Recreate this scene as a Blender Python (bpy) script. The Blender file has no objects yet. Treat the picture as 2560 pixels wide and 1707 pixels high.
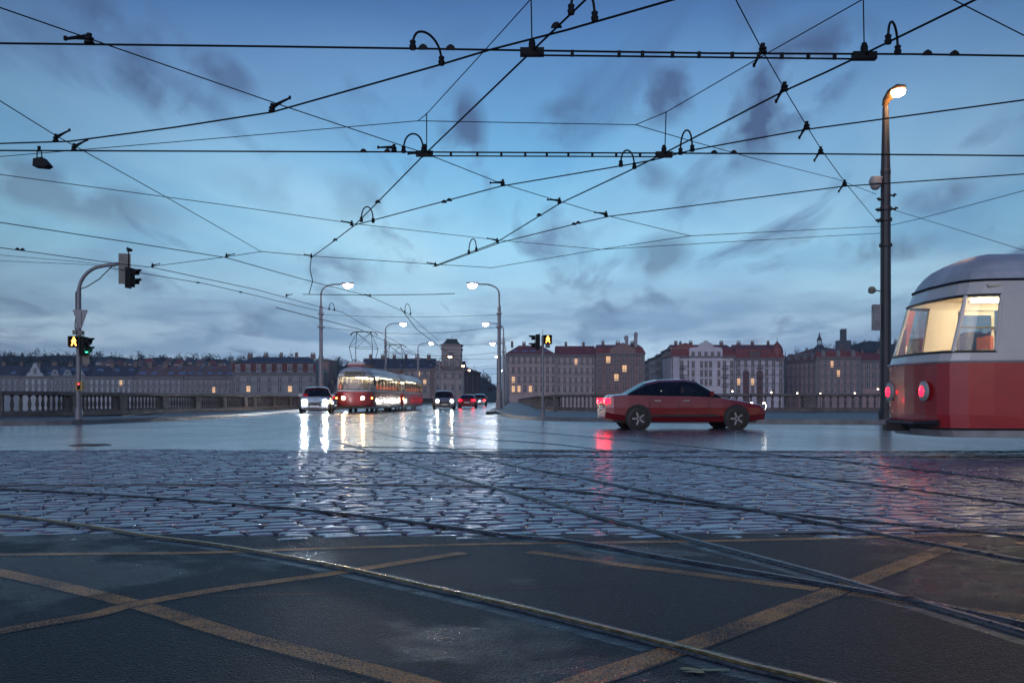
import bpy, math, random
import numpy as np
from mathutils import Vector, Matrix
random.seed(7); rng = np.random.default_rng(7)
S = bpy.context.scene
COL = S.collection
R = math.radians
# ------------------------------------------------------------------ camera
FPX, CH, HY = 2350.0, 0.83, 1000.0          # focal length in photo pixels, eye height, horizon row
cd = bpy.data.cameras.new('camera'); cam = bpy.data.objects.new('camera', cd); COL.objects.link(cam)
cam.location = (0, 0, CH); cam.rotation_euler = (R(90), 0, 0)
cd.sensor_width = 36; cd.lens = 36 * FPX / 2560; cd.shift_y = (HY - 853.5) / 2560
cd.clip_start = 0.05; cd.clip_end = 20000
S.camera = cam
S.render.resolution_x = 1024; S.render.resolution_y = 682
S.view_settings.view_transform = 'Standard'; S.view_settings.look = 'None'
S.view_settings.exposure = .2; S.view_settings.gamma = 1
def gp(x, y): D = FPX*CH/(y-HY); return ((x-1280)*D/FPX, D)                    # point on the road
def wp(x, y, z): D = (z-CH)*FPX/(HY-y); return ((x-1280)*D/FPX, D, z)          # point at height z
def dp(x, y, D): return ((x-1280)*D/FPX, D, CH+(HY-y)*D/FPX)                   # point at distance D
# ------------------------------------------------------------------ sky
def lin(r, g, b):
    f = lambda c: c/12.92 if c <= .04045 else ((c+.055)/1.055)**2.4
    return (f(r/255), f(g/255), f(b/255), 1)
W = bpy.data.worlds.new('World'); S.world = W; W.use_nodes = True
nt = W.node_tree; N = nt.nodes; L = nt.links; N.clear()
def node(t, **k):
    n = N.new(t)
    for a, b in k.items(): setattr(n, a, b)
    return n
def val(x, i=0): return x.outputs[i] if hasattr(x, 'outputs') else x
def setin(n, i, v):
    if v is None: return
    if hasattr(v, 'outputs'): L.new(v.outputs[0], n.inputs[i])
    elif hasattr(v, 'is_output'): L.new(v, n.inputs[i])
    else: n.inputs[i].default_value = v
def M_(op, a, b=None, c=None, clamp=False):
    n = node('ShaderNodeMath', operation=op); n.use_clamp = clamp
    setin(n, 0, a); setin(n, 1, b); setin(n, 2, c); return n.outputs[0]
def mixc(f, a, b):
    n = node('ShaderNodeMix', data_type='RGBA'); setin(n, 0, f); setin(n, 6, a); setin(n, 7, b); return n.outputs[2]
def ramp(fac, stops):
    n = node('ShaderNodeValToRGB'); e = n.color_ramp.elements
    while len(e) < len(stops): e.new(.5)
    for q, (p, c) in zip(e, stops): q.position = p; q.color = c
    setin(n, 0, fac); return n.outputs[0]
tc = node('ShaderNodeTexCoord'); sep = node('ShaderNodeSeparateXYZ'); L.new(tc.outputs['Generated'], sep.inputs[0])
gx, gy, gz = sep.outputs
base = ramp(gz, [(0, lin(172,204,234)), (.07, lin(178,216,242)), (.16, lin(140,204,238)), (.245, lin(96,166,214)),
                 (.32, lin(78,132,186)), (.39, lin(52,98,156)), (.6, lin(34,64,122)), (1, lin(20,42,88))])
# azimuth: afterglow straight ahead, darker to the sides and behind
ay = M_('DIVIDE', M_('ABSOLUTE', M_('SUBTRACT', gx, .03)), .56, clamp=True)
az = M_('SUBTRACT', 1.0, M_('MULTIPLY', M_('POWER', ay, 2.2), .42))
front = M_('MULTIPLY_ADD', M_('MULTIPLY_ADD', gy, .5, .5, clamp=True), .12, .90)
def noise(sx, sy, sz, scale, detail=6, rough=.55, dist=0., off=(0,0,0)):
    mp = node('ShaderNodeMapping'); L.new(tc.outputs['Generated'], mp.inputs[0]); mp.inputs['Scale'].default_value = (sx, sy, sz)
    mp.inputs['Location'].default_value = off
    n = node('ShaderNodeTexNoise'); L.new(mp.outputs[0], n.inputs['Vector'])
    n.inputs['Scale'].default_value = scale; n.inputs['Detail'].default_value = detail
    n.inputs['Roughness'].default_value = rough; n.inputs['Distortion'].default_value = dist
    return n.outputs[0]
den = M_('ADD', M_('MAXIMUM', gz, 0.0), .10)
cv = node('ShaderNodeCombineXYZ'); L.new(M_('DIVIDE', gx, den), cv.inputs[0]); L.new(M_('DIVIDE', gy, den), cv.inputs[1])
def sheet(rot, sx, sy, scale, detail, rough, dist, off):
    mp = node('ShaderNodeMapping'); L.new(cv.outputs[0], mp.inputs[0]); mp.inputs['Rotation'].default_value = (0,0,rot); mp.inputs['Scale'].default_value = (sx, sy, 1); mp.inputs['Location'].default_value = off
    n = node('ShaderNodeTexNoise'); L.new(mp.outputs[0], n.inputs['Vector']); n.inputs['Scale'].default_value = scale; n.inputs['Detail'].default_value = detail
    n.inputs['Roughness'].default_value = rough; n.inputs['Distortion'].default_value = dist; return n.outputs[0]
n1 = sheet(R(35), 1.0, .55, .62, 6, .52, .6, (3.1, .7, 0))
n2 = sheet(R(-30), 1.0, .4, .8, 6, .5, .8, (7.4, 2.2, 3.))
n5 = sheet(R(40), 1.7, .5, 1.9, 7, .55, .5, (1.4, 5.2, 6.))
soft = M_('MULTIPLY', M_('SUBTRACT', n1, .42, clamp=True), 4.6, clamp=True)
c1 = mixc(M_('MULTIPLY', soft, .95), base, mixc(.55, base, lin(44,100,166)))
# brighter thin places
br = M_('MULTIPLY', M_('SUBTRACT', n2, .46, clamp=True), 3.6, clamp=True)
brh = M_('SUBTRACT', 1.0, M_('DIVIDE', M_('ABSOLUTE', M_('SUBTRACT', gz, .12)), .26), clamp=True)
c2 = mixc(M_('MULTIPLY', M_('MULTIPLY', br, .75), brh), c1, lin(190,226,246))
# low cloud bank near the skyline
n3 = noise(1.0, 1.0, 4.5, 7.5, 9, .56, .3, (1.7, .4, .2))
bankh = M_('MULTIPLY', M_('SUBTRACT', 1.0, M_('DIVIDE', M_('ABSOLUTE', M_('SUBTRACT', gz, .065)), .075), clamp=True), 1.0)
bank = M_('MULTIPLY', M_('MULTIPLY', M_('SUBTRACT', n3, .45, clamp=True), 8.0, clamp=True), bankh)
c2 = mixc(M_('MULTIPLY', M_('MULTIPLY', M_('SUBTRACT', n5, .54, clamp=True), 6.0, clamp=True), .72), c2, lin(56,92,142))
c3 = mixc(M_('MULTIPLY', bank, .8), c2, lin(98,148,190))
# separate darker scraps of cloud, each in its own part of the sky
nd = noise(1.0, 1.0, 1.0, 15.0, 5, .5, .15, (.3, .8, .1))
def scrap(col, x, y, rx, ry, k, tilt=0.):
    v = Vector(((x-1280)/FPX, 1, (HY-y)/FPX)).normalized()
    dx = M_('SUBTRACT', gx, v.x); dz = M_('SUBTRACT', gz, v.z)
    ca, sa = math.cos(tilt), math.sin(tilt)
    u = M_('ADD', M_('MULTIPLY', dx, ca/rx), M_('MULTIPLY', dz, sa/rx))
    w = M_('ADD', M_('MULTIPLY', dx, -sa/ry), M_('MULTIPLY', dz, ca/ry))
    d = M_('SQRT', M_('ADD', M_('MULTIPLY', u, u), M_('MULTIPLY', w, w)))
    m = M_('SUBTRACT', 1.0, d, clamp=True)
    m = M_('MULTIPLY', M_('MULTIPLY', M_('SMOOTH_MIN', m, .6, .2) if False else M_('MULTIPLY', m, 1.9, clamp=True), M_('MULTIPLY', M_('SUBTRACT', nd, .42, clamp=True), 6.5, clamp=True)), 1.0, clamp=True)
    m = M_('MULTIPLY', m, M_('GREATER_THAN', gy, 0.0))
    return mixc(M_('MULTIPLY', m, k*1.05, clamp=True), col, lin(42,68,116))
c4 = c3
for a in [(370,150,.085,.05,.7,-.7),(1930,250,.10,.055,.9,.7),(1660,235,.055,.035,.8,.2),(1155,330,.03,.05,.8,0),
          (2060,170,.06,.035,.7,.7),(1430,310,.06,.028,.6,0),(1645,640,.042,.026,.55,.3),(1590,430,.05,.02,.5,-.3),(560,180,.04,.02,.6,-.6),
          (2190,615,.06,.02,.8,0),(120,470,.13,.03,.45,-.2),(900,500,.16,.03,.28,-.1),(2330,500,.04,.018,.5,.3)]:
    c4 = scrap(c4, *a)
sc = node('ShaderNodeVectorMath', operation='SCALE'); L.new(c4, sc.inputs[0]); L.new(M_('MULTIPLY', az, front), sc.inputs['Scale'])
sky = node('ShaderNodeTexSky', sky_type='NISHITA'); sky.sun_disc = False; sky.sun_elevation = R(0.5); sky.sun_rotation = R(172)
bg1 = node('ShaderNodeBackground'); bg1.inputs[1].default_value = 1.0; L.new(sc.outputs[0], bg1.inputs[0])
bg2 = node('ShaderNodeBackground'); bg2.inputs[1].default_value = .05; L.new(sky.outputs[0], bg2.inputs[0])
ad = node('ShaderNodeAddShader'); L.new(bg1.outputs[0], ad.inputs[0]); L.new(bg2.outputs[0], ad.inputs[1])
wo = node('ShaderNodeOutputWorld'); L.new(ad.outputs[0], wo.inputs[0])
sl = bpy.data.lights.new('sun', 'SUN'); sl.energy = .7; sl.angle = R(40); sl.color = (.84, .84, 1.0)
so = bpy.data.objects.new('sun', sl); COL.objects.link(so); so.rotation_euler = (R(68), 0, R(-20)); so.location = (0, -5, 30)
# ------------------------------------------------------------------ materials
MATS = {}
def mat(name, col, rough=.6, metal=0., emit=None, es=0., var=.0, vs=3., bump=0., bs=40., spec=.5, vcol=None, alpha=1., coat=0., rvar=0.):
    if name in MATS: return MATS[name]
    global N, L, nt
    m = bpy.data.materials.new(name); m.use_nodes = True; nt = m.node_tree; N = nt.nodes; L = nt.links
    p = N['Principled BSDF']; p.inputs['Base Color'].default_value = (*col, 1)
    p.inputs['Roughness'].default_value = rough; p.inputs['Metallic'].default_value = metal
    p.inputs['Specular IOR Level'].default_value = spec; p.inputs['Coat Weight'].default_value = coat
    if alpha < 1: p.inputs['Alpha'].default_value = alpha
    if emit: p.inputs['Emission Color'].default_value = (*emit, 1); p.inputs['Emission Strength'].default_value = es
    if var or bump or rvar:
        t = N.new('ShaderNodeTexCoord'); n = N.new('ShaderNodeTexNoise'); L.new(t.outputs['Object'], n.inputs['Vector'])
        n.inputs['Scale'].default_value = vs; n.inputs['Detail'].default_value = 6; n.inputs['Roughness'].default_value = .6
        if var:
            v2 = vcol or tuple(c*(1-var) for c in col)
            f = M_('MULTIPLY', M_('SUBTRACT', n.outputs[0], .35, clamp=True), 3.0, clamp=True)
            L.new(mixc(f, (*v2, 1), (*col, 1)), p.inputs['Base Color'])
        if rvar:
            L.new(M_('ADD', rough, M_('MULTIPLY', M_('SUBTRACT', n.outputs[0], .5), rvar), clamp=True), p.inputs['Roughness'])
        if bump:
            n2 = N.new('ShaderNodeTexNoise'); L.new(t.outputs['Object'], n2.inputs['Vector']); n2.inputs['Scale'].default_value = bs
            n2.inputs['Detail'].default_value = 4
            b = N.new('ShaderNodeBump'); b.inputs['Strength'].default_value = bump; b.inputs['Distance'].default_value = .02
            L.new(n2.outputs[0], b.inputs['Height']); L.new(b.outputs[0], p.inputs['Normal'])
    MATS[name] = m; return m
def ground_mat(name, kind):
    """wet asphalt / stone / worn paint with water films; everything from world position"""
    global N, L, nt
    m = bpy.data.materials.new(name); m.use_nodes = True; nt = m.node_tree; N = nt.nodes; L = nt.links
    p = N['Principled BSDF']; t = N.new('ShaderNodeTexCoord'); O = t.outputs['Object']
    def ns(scale, det=5, r=.6, sc3=None):
        n = N.new('ShaderNodeTexNoise'); n.inputs['Scale'].default_value = scale; n.inputs['Detail'].default_value = det; n.inputs['Roughness'].default_value = r
        if sc3:
            mp = N.new('ShaderNodeMapping'); mp.inputs['Scale'].default_value = sc3; L.new(O, mp.inputs[0]); L.new(mp.outputs[0], n.inputs['Vector'])
        else: L.new(O, n.inputs['Vector'])
        return n.outputs[0]
    grit = ns(85., 3, .7); patch = ns(.55, 5, .55); fine = ns(240., 2, .6)
    vor = N.new('ShaderNodeTexVoronoi'); vor.inputs['Scale'].default_value = 120.; L.new(O, vor.inputs['Vector'])
    wet = M_('MULTIPLY', M_('SUBTRACT', M_('ADD', patch, M_('MULTIPLY', M_('SUBTRACT', ns(4., 4, .6), .5), .18)), .53, clamp=True), 12., clamp=True)
    asph = mixc(M_('MULTIPLY', M_('SUBTRACT', grit, .4, clamp=True), 3., clamp=True), (.002,.005,.012,1), (.005,.014,.032,1))
    chip = N.new('ShaderNodeSeparateColor'); L.new(vor.outputs['Color'], chip.inputs[0])
    asph = mixc(M_('MULTIPLY', M_('SUBTRACT', chip.outputs[0], .84, clamp=True), 5., clamp=True), asph, (.045,.065,.10,1))
    ve = N.new('ShaderNodeTexVoronoi'); ve.feature = 'DISTANCE_TO_EDGE'; ve.inputs['Scale'].default_value = .55
    wv = N.new('ShaderNodeTexNoise'); wv.inputs['Scale'].default_value = 3.; wv.inputs['Detail'].default_value = 5; L.new(O, wv.inputs['Vector'])
    av = N.new('ShaderNodeVectorMath'); av.operation = 'MULTIPLY_ADD'; L.new(wv.outputs['Color'], av.inputs[0]); av.inputs[1].default_value = (.5,.5,.5); L.new(O, av.inputs[2]); L.new(av.outputs[0], ve.inputs['Vector'])
    crack = M_('MULTIPLY', M_('LESS_THAN', ve.outputs['Distance'], .006), M_('GREATER_THAN', patch, .50))
    asph = mixc(crack, asph, (.001,.002,.004,1))
    asph = mixc(M_('MULTIPLY', wet, .6), asph, (.006,.011,.019,1))
    spec, bumpd, bstr = .36, .012, 1.0
    if kind == 'near':
        col = asph; rough = M_('SUBTRACT', .46, M_('MULTIPLY', wet, .33)); spec = .17
        h = M_('ADD', M_('MULTIPLY', vor.outputs[0], -1.3), M_('MULTIPLY', grit, .6)); h = M_('SUBTRACT', M_('MULTIPLY', h, M_('SUBTRACT', 1.0, M_('MULTIPLY', wet, .75))), crack)
    elif kind == 'far':
        n4 = ns(.35, 6, .6, (1, .55, 1)); f4 = M_('MULTIPLY', M_('SUBTRACT', n4, .40, clamp=True), 4., clamp=True)
        col = mixc(f4, (.060,.056,.075,1), (.16,.145,.18,1)); rough = M_('SUBTRACT', .34, M_('MULTIPLY', f4, .14)); spec = .8; p.inputs['Coat Weight'].default_value = .7; p.inputs['Coat Roughness'].default_value = .16
        h = M_('ADD', grit, M_('MULTIPLY', ns(9., 4, .6), .8)); bstr = .12
    elif kind == 'track':                       # stone setts between the far tracks
        v = N.new('ShaderNodeTexBrick'); L.new(O, v.inputs['Vector']); v.inputs['Scale'].default_value = 1.
        v.inputs['Brick Width'].default_value = .24; v.inputs['Row Height'].default_value = .16; v.inputs['Mortar Size'].default_value = .018
        v.inputs['Mortar Smooth'].default_value = .6
        v.inputs['Color1'].default_value = (.10,.10,.125,1); v.inputs['Color2'].default_value = (.07,.07,.09,1); v.inputs['Mortar'].default_value = (.015,.015,.02,1)
        col = v.outputs[0]; rough = .24; spec = .6; h = M_('SUBTRACT', M_('MULTIPLY', grit, .2), M_('MULTIPLY', v.outputs['Fac'], 1.)); bstr = .55; bumpd = .02
    elif kind == 'stone':
        ob = N.new('ShaderNodeAttribute'); ob.attribute_name = 'tone'
        c0 = mixc(ob.outputs['Fac'], (.085,.08,.11,1), (.26,.235,.29,1))
        col = mixc(M_('MULTIPLY', M_('SUBTRACT', ns(14., 5, .65), .45, clamp=True), 2.5, clamp=True), c0, (.04,.042,.055,1))
        rough = M_('ADD', .26, M_('MULTIPLY', M_('SUBTRACT', ns(5., 4, .6), .35, clamp=True), .5)); spec = .7; p.inputs['Coat Weight'].default_value = .5; p.inputs['Coat Roughness'].default_value = .18
        h = M_('ADD', M_('MULTIPLY', ns(30., 4, .6), 1.), M_('MULTIPLY', grit, .35)); bstr = .35; bumpd = .006
    elif kind == 'bed':
        col = mixc(grit, (.012,.013,.018,1), (.05,.048,.055,1)); rough = .45; h = grit
    elif kind in ('yellow', 'white', 'red'):
        pc = {'yellow': (.80,.38,.12,1), 'white': (.34,.33,.36,1), 'red': (.20,.075,.045,1)}[kind]
        wear = M_('ADD', M_('MULTIPLY', ns(110., 4, .8), 1.3), M_('MULTIPLY', ns(2.2, 5, .65), .75))
        th = {'yellow': .92, 'white': .93, 'red': 1.04}[kind]
        ed = N.new('ShaderNodeAttribute'); ed.attribute_name = 'edge'
        wear = M_('ADD', wear, M_('MULTIPLY', M_('SUBTRACT', ed.outputs['Fac'], 1.0), .55))
        f = M_('MULTIPLY', M_('SUBTRACT', wear, th, clamp=True), 6., clamp=True)
        col = mixc(f, asph, pc); rough = M_('SUBTRACT', .46, M_('MULTIPLY', wet, .33)); spec = .17
        h = M_('ADD', M_('MULTIPLY', vor.outputs[0], -1.3), M_('MULTIPLY', grit, .6)); h = M_('SUBTRACT', M_('MULTIPLY', h, M_('SUBTRACT', 1.0, M_('MULTIPLY', wet, .75))), crack)
    elif kind == 'paving':
        v = N.new('ShaderNodeTexBrick'); L.new(O, v.inputs['Vector']); v.inputs['Scale'].default_value = 1.
        v.inputs['Brick Width'].default_value = .5; v.inputs['Row Height'].default_value = .5; v.inputs['Mortar Size'].default_value = .012
        v.inputs['Color1'].default_value = (.10,.095,.10,1); v.inputs['Color2'].default_value = (.075,.07,.075,1); v.inputs['Mortar'].default_value = (.02,.02,.02,1)
        col = v.outputs[0]; rough = .42; h = grit
    if hasattr(col, 'is_output'): L.new(col, p.inputs['Base Color'])
    setin(p, 'Roughness', rough) if False else (L.new(rough, p.inputs['Roughness']) if hasattr(rough, 'is_output') else setattr(p.inputs['Roughness'], 'default_value', rough))
    p.inputs['Specular IOR Level'].default_value = spec
    b = N.new('ShaderNodeBump'); b.inputs['Strength'].default_value = bstr; b.inputs['Distance'].default_value = bumpd
    L.new(h, b.inputs['Height']); L.new(b.outputs[0], p.inputs['Normal'])
    return m
def glass_mat(name, tint=(.6,.65,.7), t=.6):
    global N, L, nt
    m = bpy.data.materials.new(name); m.use_nodes = True; nt = m.node_tree; N = nt.nodes; L = nt.links
    N.clear(); o = N.new('ShaderNodeOutputMaterial'); g = N.new('ShaderNodeBsdfGlossy'); g.inputs['Roughness'].default_value = .04
    tr = N.new('ShaderNodeBsdfTransparent'); tr.inputs[0].default_value = (*tint, 1)
    fr = N.new('ShaderNodeFresnel'); fr.inputs[0].default_value = 1.6
    mx = N.new('ShaderNodeMixShader'); L.new(M_('ADD', M_('MULTIPLY', fr.outputs[0], .8), .04, clamp=True), mx.inputs[0]); L.new(tr.outputs[0], mx.inputs[1]); L.new(g.outputs[0], mx.inputs[2])
    L.new(mx.outputs[0], o.inputs[0]); return m
m_steel = mat('rail_steel', (.20,.18,.17), .30, .8, var=.6, vs=14, bump=.25, bs=90, rvar=.5)
m_glint = mat('rail_warm_glint', (.75,.36,.11), .22, .95, var=.6, vs=20, bump=.3, bs=60, rvar=.4)  # golden lamp glint on the nearest rail head, put into its base colour
m_seal = mat('rail_sealant', (.012,.014,.018), .38, bump=.5, bs=45, rvar=.9, vs=5, spec=.35)
m_groove = mat('rail_groove', (.012,.012,.014), .35)
m_black = mat('black_iron', (.006,.007,.009), .6, spec=.2)
m_wire = mat('wire_dark', (.006,.007,.009), .7, spec=.2)
m_pole = mat('painted_pole', (.26,.25,.27), .45, .2, var=.3, vs=2, bump=.1)
m_mast = mat('mast_paint', (.045,.045,.052), .5, .2, var=.35, vs=1.4, bump=.1)
m_stone = mat('balustrade_stone', (.17,.15,.145), .75, var=.5, vs=1.8, bump=.4, bs=14)
m_kerb = mat('kerb_granite', (.20,.195,.205), .4, var=.4, vs=2.5, bump=.3, bs=60)
m_red = mat('tram_red_paint', (.42,.018,.024), .22, var=.25, vs=1.5, coat=.4)
m_cream = mat('tram_cream_paint', (.62,.58,.54), .28, var=.15, vs=1.5, coat=.3)
m_silver = mat('tram_skirt_grey', (.42,.40,.40), .4, var=.3, vs=3)
m_roofg = mat('tram_roof_grey', (.50,.52,.56), .4, var=.35, vs=2)
m_under = mat('underframe_dark', (.015,.015,.017), .6)
m_rubber = mat('rubber_black', (.012,.012,.012), .5)
m_glass = glass_mat('tram_glass', (.80,.82,.80))
m_cglass = glass_mat('car_glass', (.16,.18,.20))
m_seat = mat('seat_plastic', (.35,.07,.05), .45, var=.2)
m_inner = mat('tram_interior_panel', (.62,.56,.44), .6, var=.15)
m_tube = mat('tram_light_tube', (1,1,1), emit=(1.0,.84,.55), es=34)
m_head = mat('tram_headlamp_lens', (1,1,1), .1, emit=(1,.58,.22), es=230)
m_xenon = mat('car_headlamp_lens', (1,1,1), .1, emit=(.84,.92,1), es=700)
m_amber = mat('amber_lens', (1,.3,.05), .2, emit=(1,.28,.05), es=22)
m_tail = mat('tail_lamp_lens', (.8,.02,.02), .2, emit=(1,.0012,.006), es=26)
m_lw = mat('lamp_white_glow', (1,1,1), emit=(.95,.93,1), es=90)
m_lo = mat('lamp_orange_glow', (1,1,1), emit=(1,.50,.18), es=50)
m_lm = mat('mast_lamp_glow', (1,1,1), emit=(1,.56,.20), es=60)
m_man = mat('signal_amber_glow', (1,.4,.05), emit=(1,.42,.06), es=6)
m_grn = mat('signal_green_glow', (.1,.8,.4), emit=(.05,.9,.45), es=3)
m_rsg = mat('signal_red_glow', (.8,.1,.1), emit=(1,.05,.08), es=4)
m_sigb = mat('signal_back_grey', (.20,.195,.17), .5, var=.3, vs=6)
m_yel = mat('button_box_yellow', (.45,.27,.05), .5)
m_sheet = mat('sign_back_aluminium', (.22,.22,.24), .45, .4, var=.3, vs=4)
# ------------------------------------------------------------------ mesh helpers
class MB:
    def __init__(s): s.v = []; s.f = []; s.m = []
    def add(s, vs, fs, mi=0, mtx=None):
        o = len(s.v)
        if mtx is not None: vs = [tuple(mtx @ Vector(v)) for v in vs]
        s.v += [tuple(v) for v in vs]; s.f += [[o+i for i in f] for f in fs]; s.m += [mi]*len(fs); return s
    def box(s, x0, x1, y0, y1, z0, z1, mi=0, mtx=None):
        v = [(x0,y0,z0),(x1,y0,z0),(x1,y1,z0),(x0,y1,z0),(x0,y0,z1),(x1,y0,z1),(x1,y1,z1),(x0,y1,z1)]
        return s.add(v, [(0,3,2,1),(4,5,6,7),(0,1,5,4),(1,2,6,5),(2,3,7,6),(3,0,4,7)], mi, mtx)
    def tube(s, pts, r, n=6, mi=0, cap=True, mtx=None):
        P = [Vector(p) for p in pts]; rs = r if isinstance(r, (list, tuple)) else [r]*len(P)
        vs = []; fs = []; up = Vector((0,0,1)); prev = None
        for i, p in enumerate(P):
            t = (P[min(i+1, len(P)-1)] - P[max(i-1, 0)]).normalized()
            a = t.cross(up)
            if a.length < .05: a = t.cross(Vector((0,1,0)))
            a.normalize()
            if prev is not None and a.dot(prev) < 0: a = -a
            if prev is not None and abs(a.dot(prev)) < .5: a = (prev - t*prev.dot(t)).normalized()
            prev = a; b = t.cross(a)
            for k in range(n):
                an = 2*math.pi*k/n; vs.append(p + (a*math.cos(an) + b*math.sin(an))*rs[i])
        for i in range(len(P)-1):
            for k in range(n): fs.append((i*n+k, i*n+(k+1) % n, (i+1)*n+(k+1) % n, (i+1)*n+k))
        if cap: fs += [tuple(range(n))[::-1], tuple(range((len(P)-1)*n, len(P)*n))]
        return s.add(vs, fs, mi, mtx)
    def lathe(s, prof, n=12, mi=0, mtx=None):      # prof: (r, z)
        vs = []; fs = []
        for r, z in prof:
            for k in range(n): a = 2*math.pi*(k+.5)/n; vs.append((r*math.cos(a), r*math.sin(a), z))
        for i in range(len(prof)-1):
            for k in range(n): fs.append((i*n+k, i*n+(k+1) % n, (i+1)*n+(k+1) % n, (i+1)*n+k))
        fs += [tuple(range(n))[::-1], tuple(range((len(prof)-1)*n, len(prof)*n))]
        return s.add(vs, fs, mi, mtx)
    def prism(s, poly, y0, y1, mi=0, mtx=None):    # poly in (x, z), extruded along y
        n = len(poly); vs = [(x, y0, z) for x, z in poly] + [(x, y1, z) for x, z in poly]
        fs = [tuple(range(n)), tuple(range(n, 2*n))[::-1]] + [(i, i+n, (i+1) % n+n, (i+1) % n) for i in range(n)]
        return s.add(vs, fs, mi, mtx)
    def slab(s, poly, z0, z1, mi=0):               # poly in (x, y)
        n = len(poly); vs = [(x, y, z0) for x, y in poly] + [(x, y, z1) for x, y in poly]
        fs = [tuple(range(n))[::-1], tuple(range(n, 2*n))] + [(i, (i+1) % n, (i+1) % n+n, i+n) for i in range(n)]
        return s.add(vs, fs, mi)
    def build(s, name, mats, parent=None, smooth=False, loc=None):
        me = bpy.data.meshes.new(name); me.from_pydata(s.v, [], s.f)
        for m in (mats if isinstance(mats, (list, tuple)) else [mats]): me.materials.append(m)
        me.polygons.foreach_set('material_index', s.m)
        if smooth:
            me.shade_smooth()
            try: me.set_sharp_from_angle(angle=R(38))
            except Exception: pass
        me.update()
        o = bpy.data.objects.new(name, me); COL.objects.link(o)
        if parent: o.parent = parent
        if loc: o.location = loc
        return o
def thing(name, label, cat, loc=(0,0,0), rz=0, group=None):
    o = bpy.data.objects.new(name, None); COL.objects.link(o); o.empty_display_size = .3
    o.location = loc; o.rotation_euler = (0,0,rz); o['label'] = label; o['category'] = cat
    if group: o['group'] = group
    return o
def tag(o, label, cat, group=None):
    o['label'] = label; o['category'] = cat
    if group: o['group'] = group
    return o
def struct(o): o['kind'] = 'structure'; return o
def stuff(o, label, cat): o['kind'] = 'stuff'; o['label'] = label; o['category'] = cat; return o
KIDS = {}
def kids(o): return [c for c in COL.objects if c.parent == o]
def copy_thing(root, label, loc, rz=0, group=None):
    r = root.copy(); COL.objects.link(r); r.location = loc; r.rotation_euler = (0,0,rz); r['label'] = label
    if group: r['group'] = group
    for c in kids(root):
        d = c.copy(); COL.objects.link(d); d.parent = r
        for g in kids(c):
            e = g.copy(); COL.objects.link(e); e.parent = d
    return r
def smooth_path(P, n=6):
    P = [Vector(p) for p in P]; out = []
    for i in range(len(P)-1):
        p0 = P[max(i-1,0)]; p1 = P[i]; p2 = P[i+1]; p3 = P[min(i+2,len(P)-1)]
        for k in range(n):
            t = k/n
            out.append(.5*((2*p1)+(p2-p0)*t+(2*p0-5*p1+4*p2-p3)*t*t+(-p0+3*p1-3*p2+p3)*t*t*t))
    out.append(P[-1]); return out
def ribbon(mb, path, prof, mi=0):                  # sweep an open profile (u, z) along a path on the ground
    P = [Vector((p[0], p[1], 0)) for p in path]; vs = []; fs = []; n = len(prof)
    for i, p in enumerate(P):
        t = (P[min(i+1,len(P)-1)] - P[max(i-1,0)]).normalized(); s = Vector((t.y, -t.x, 0))
        for u, z in prof: q = p + s*u; vs.append((q.x, q.y, z))
    for i in range(len(P)-1):
        for k in range(n-1): fs.append((i*n+k, i*n+k+1, (i+1)*n+k+1, (i+1)*n+k))
    mb.add(vs, fs, mi); return mb
# ------------------------------------------------------------------ ground, bridge, river
KL = [(-70,27),(-30,29.5),(-17,31.4),(-14.6,35),(-13.8,47),(-14.3,57),(-15.1,70),(-15.1,300)]
BL = [(-70,34),(-21.2,39),(-19,52),(-18.3,66),(-18.5,300)]
KR = [(-1.5,300),(-1.5,75),(-1.0,62),(-.3,50),(.7,41),(3.2,37),(9,33.6),(20,32.2),(70,30)]
BR = [(2.2,300),(2.2,76),(3.0,62),(7,57),(70,50)]
KLs = [(p.x, p.y) for p in smooth_path([(*p,0) for p in KL], 5)]; KRs = [(p.x, p.y) for p in smooth_path([(*p,0) for p in KR], 5)]
BLs = [(p.x, p.y) for p in smooth_path([(*p,0) for p in BL], 5)]; BRs = [(p.x, p.y) for p in smooth_path([(*p,0) for p in BR], 5)]
YN, YF = 5.8, 15.6
ex = [12.5-k*.11 for k in range(int(25/.11)+1)]
edge = [(x, YN+.05*math.sin(x*1.7)+.03*math.sin(x*5.1+1)+random.uniform(-.02,.02), 0) for x in ex]
b = MB(); b.add([(-70,-15,0),(70,-15,0),(70,YN,0)]+edge+[(-70,YN,0)], [tuple(range(len(edge)+4))]); struct(b.build('road_near', ground_mat('wet_asphalt_near', 'near')))
far = ground_mat('wet_asphalt_far', 'far')
b = MB(); n = len(BLs+BRs)
poly = [(-70,YF)] + [(x, y) for x, y in BLs] + [(x, y) for x, y in BRs] + [(70,YF)] + [(x, YF-.1+.28*math.sin(x*.8)+.1*math.sin(x*2.9)+random.uniform(-.05,.05)) for x in ex]
b.add([(x, y, 0) for x, y in poly], [tuple(range(len(poly)))[::-1]])
b.add([(-70,YN,0),(-12.5,YN,0),(-12.5,YF,0),(-70,YF,0)], [(0,1,2,3)]); b.add([(12.5,YN,0),(70,YN,0),(70,YF,0),(12.5,YF,0)], [(0,1,2,3)])
o = b.build('road', far); struct(o)
import bmesh
bm = bmesh.new(); bm.from_mesh(o.data); bmesh.ops.triangulate(bm, faces=bm.faces); bm.to_mesh(o.data); bm.free()
for nm, K, B_, side in (('pavement', KLs, BLs, 1), ('pavement', KRs, BRs, 1)):
    b = MB(); poly = K + B_[::-1]
    me = b.slab(poly, .006, .13).build(nm, ground_mat('wet_paving', 'paving')); struct(me)
    bm = bmesh.new(); bm.from_mesh(me.data); bmesh.ops.triangulate(bm, faces=bm.faces); bm.to_mesh(me.data); bm.free()
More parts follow.
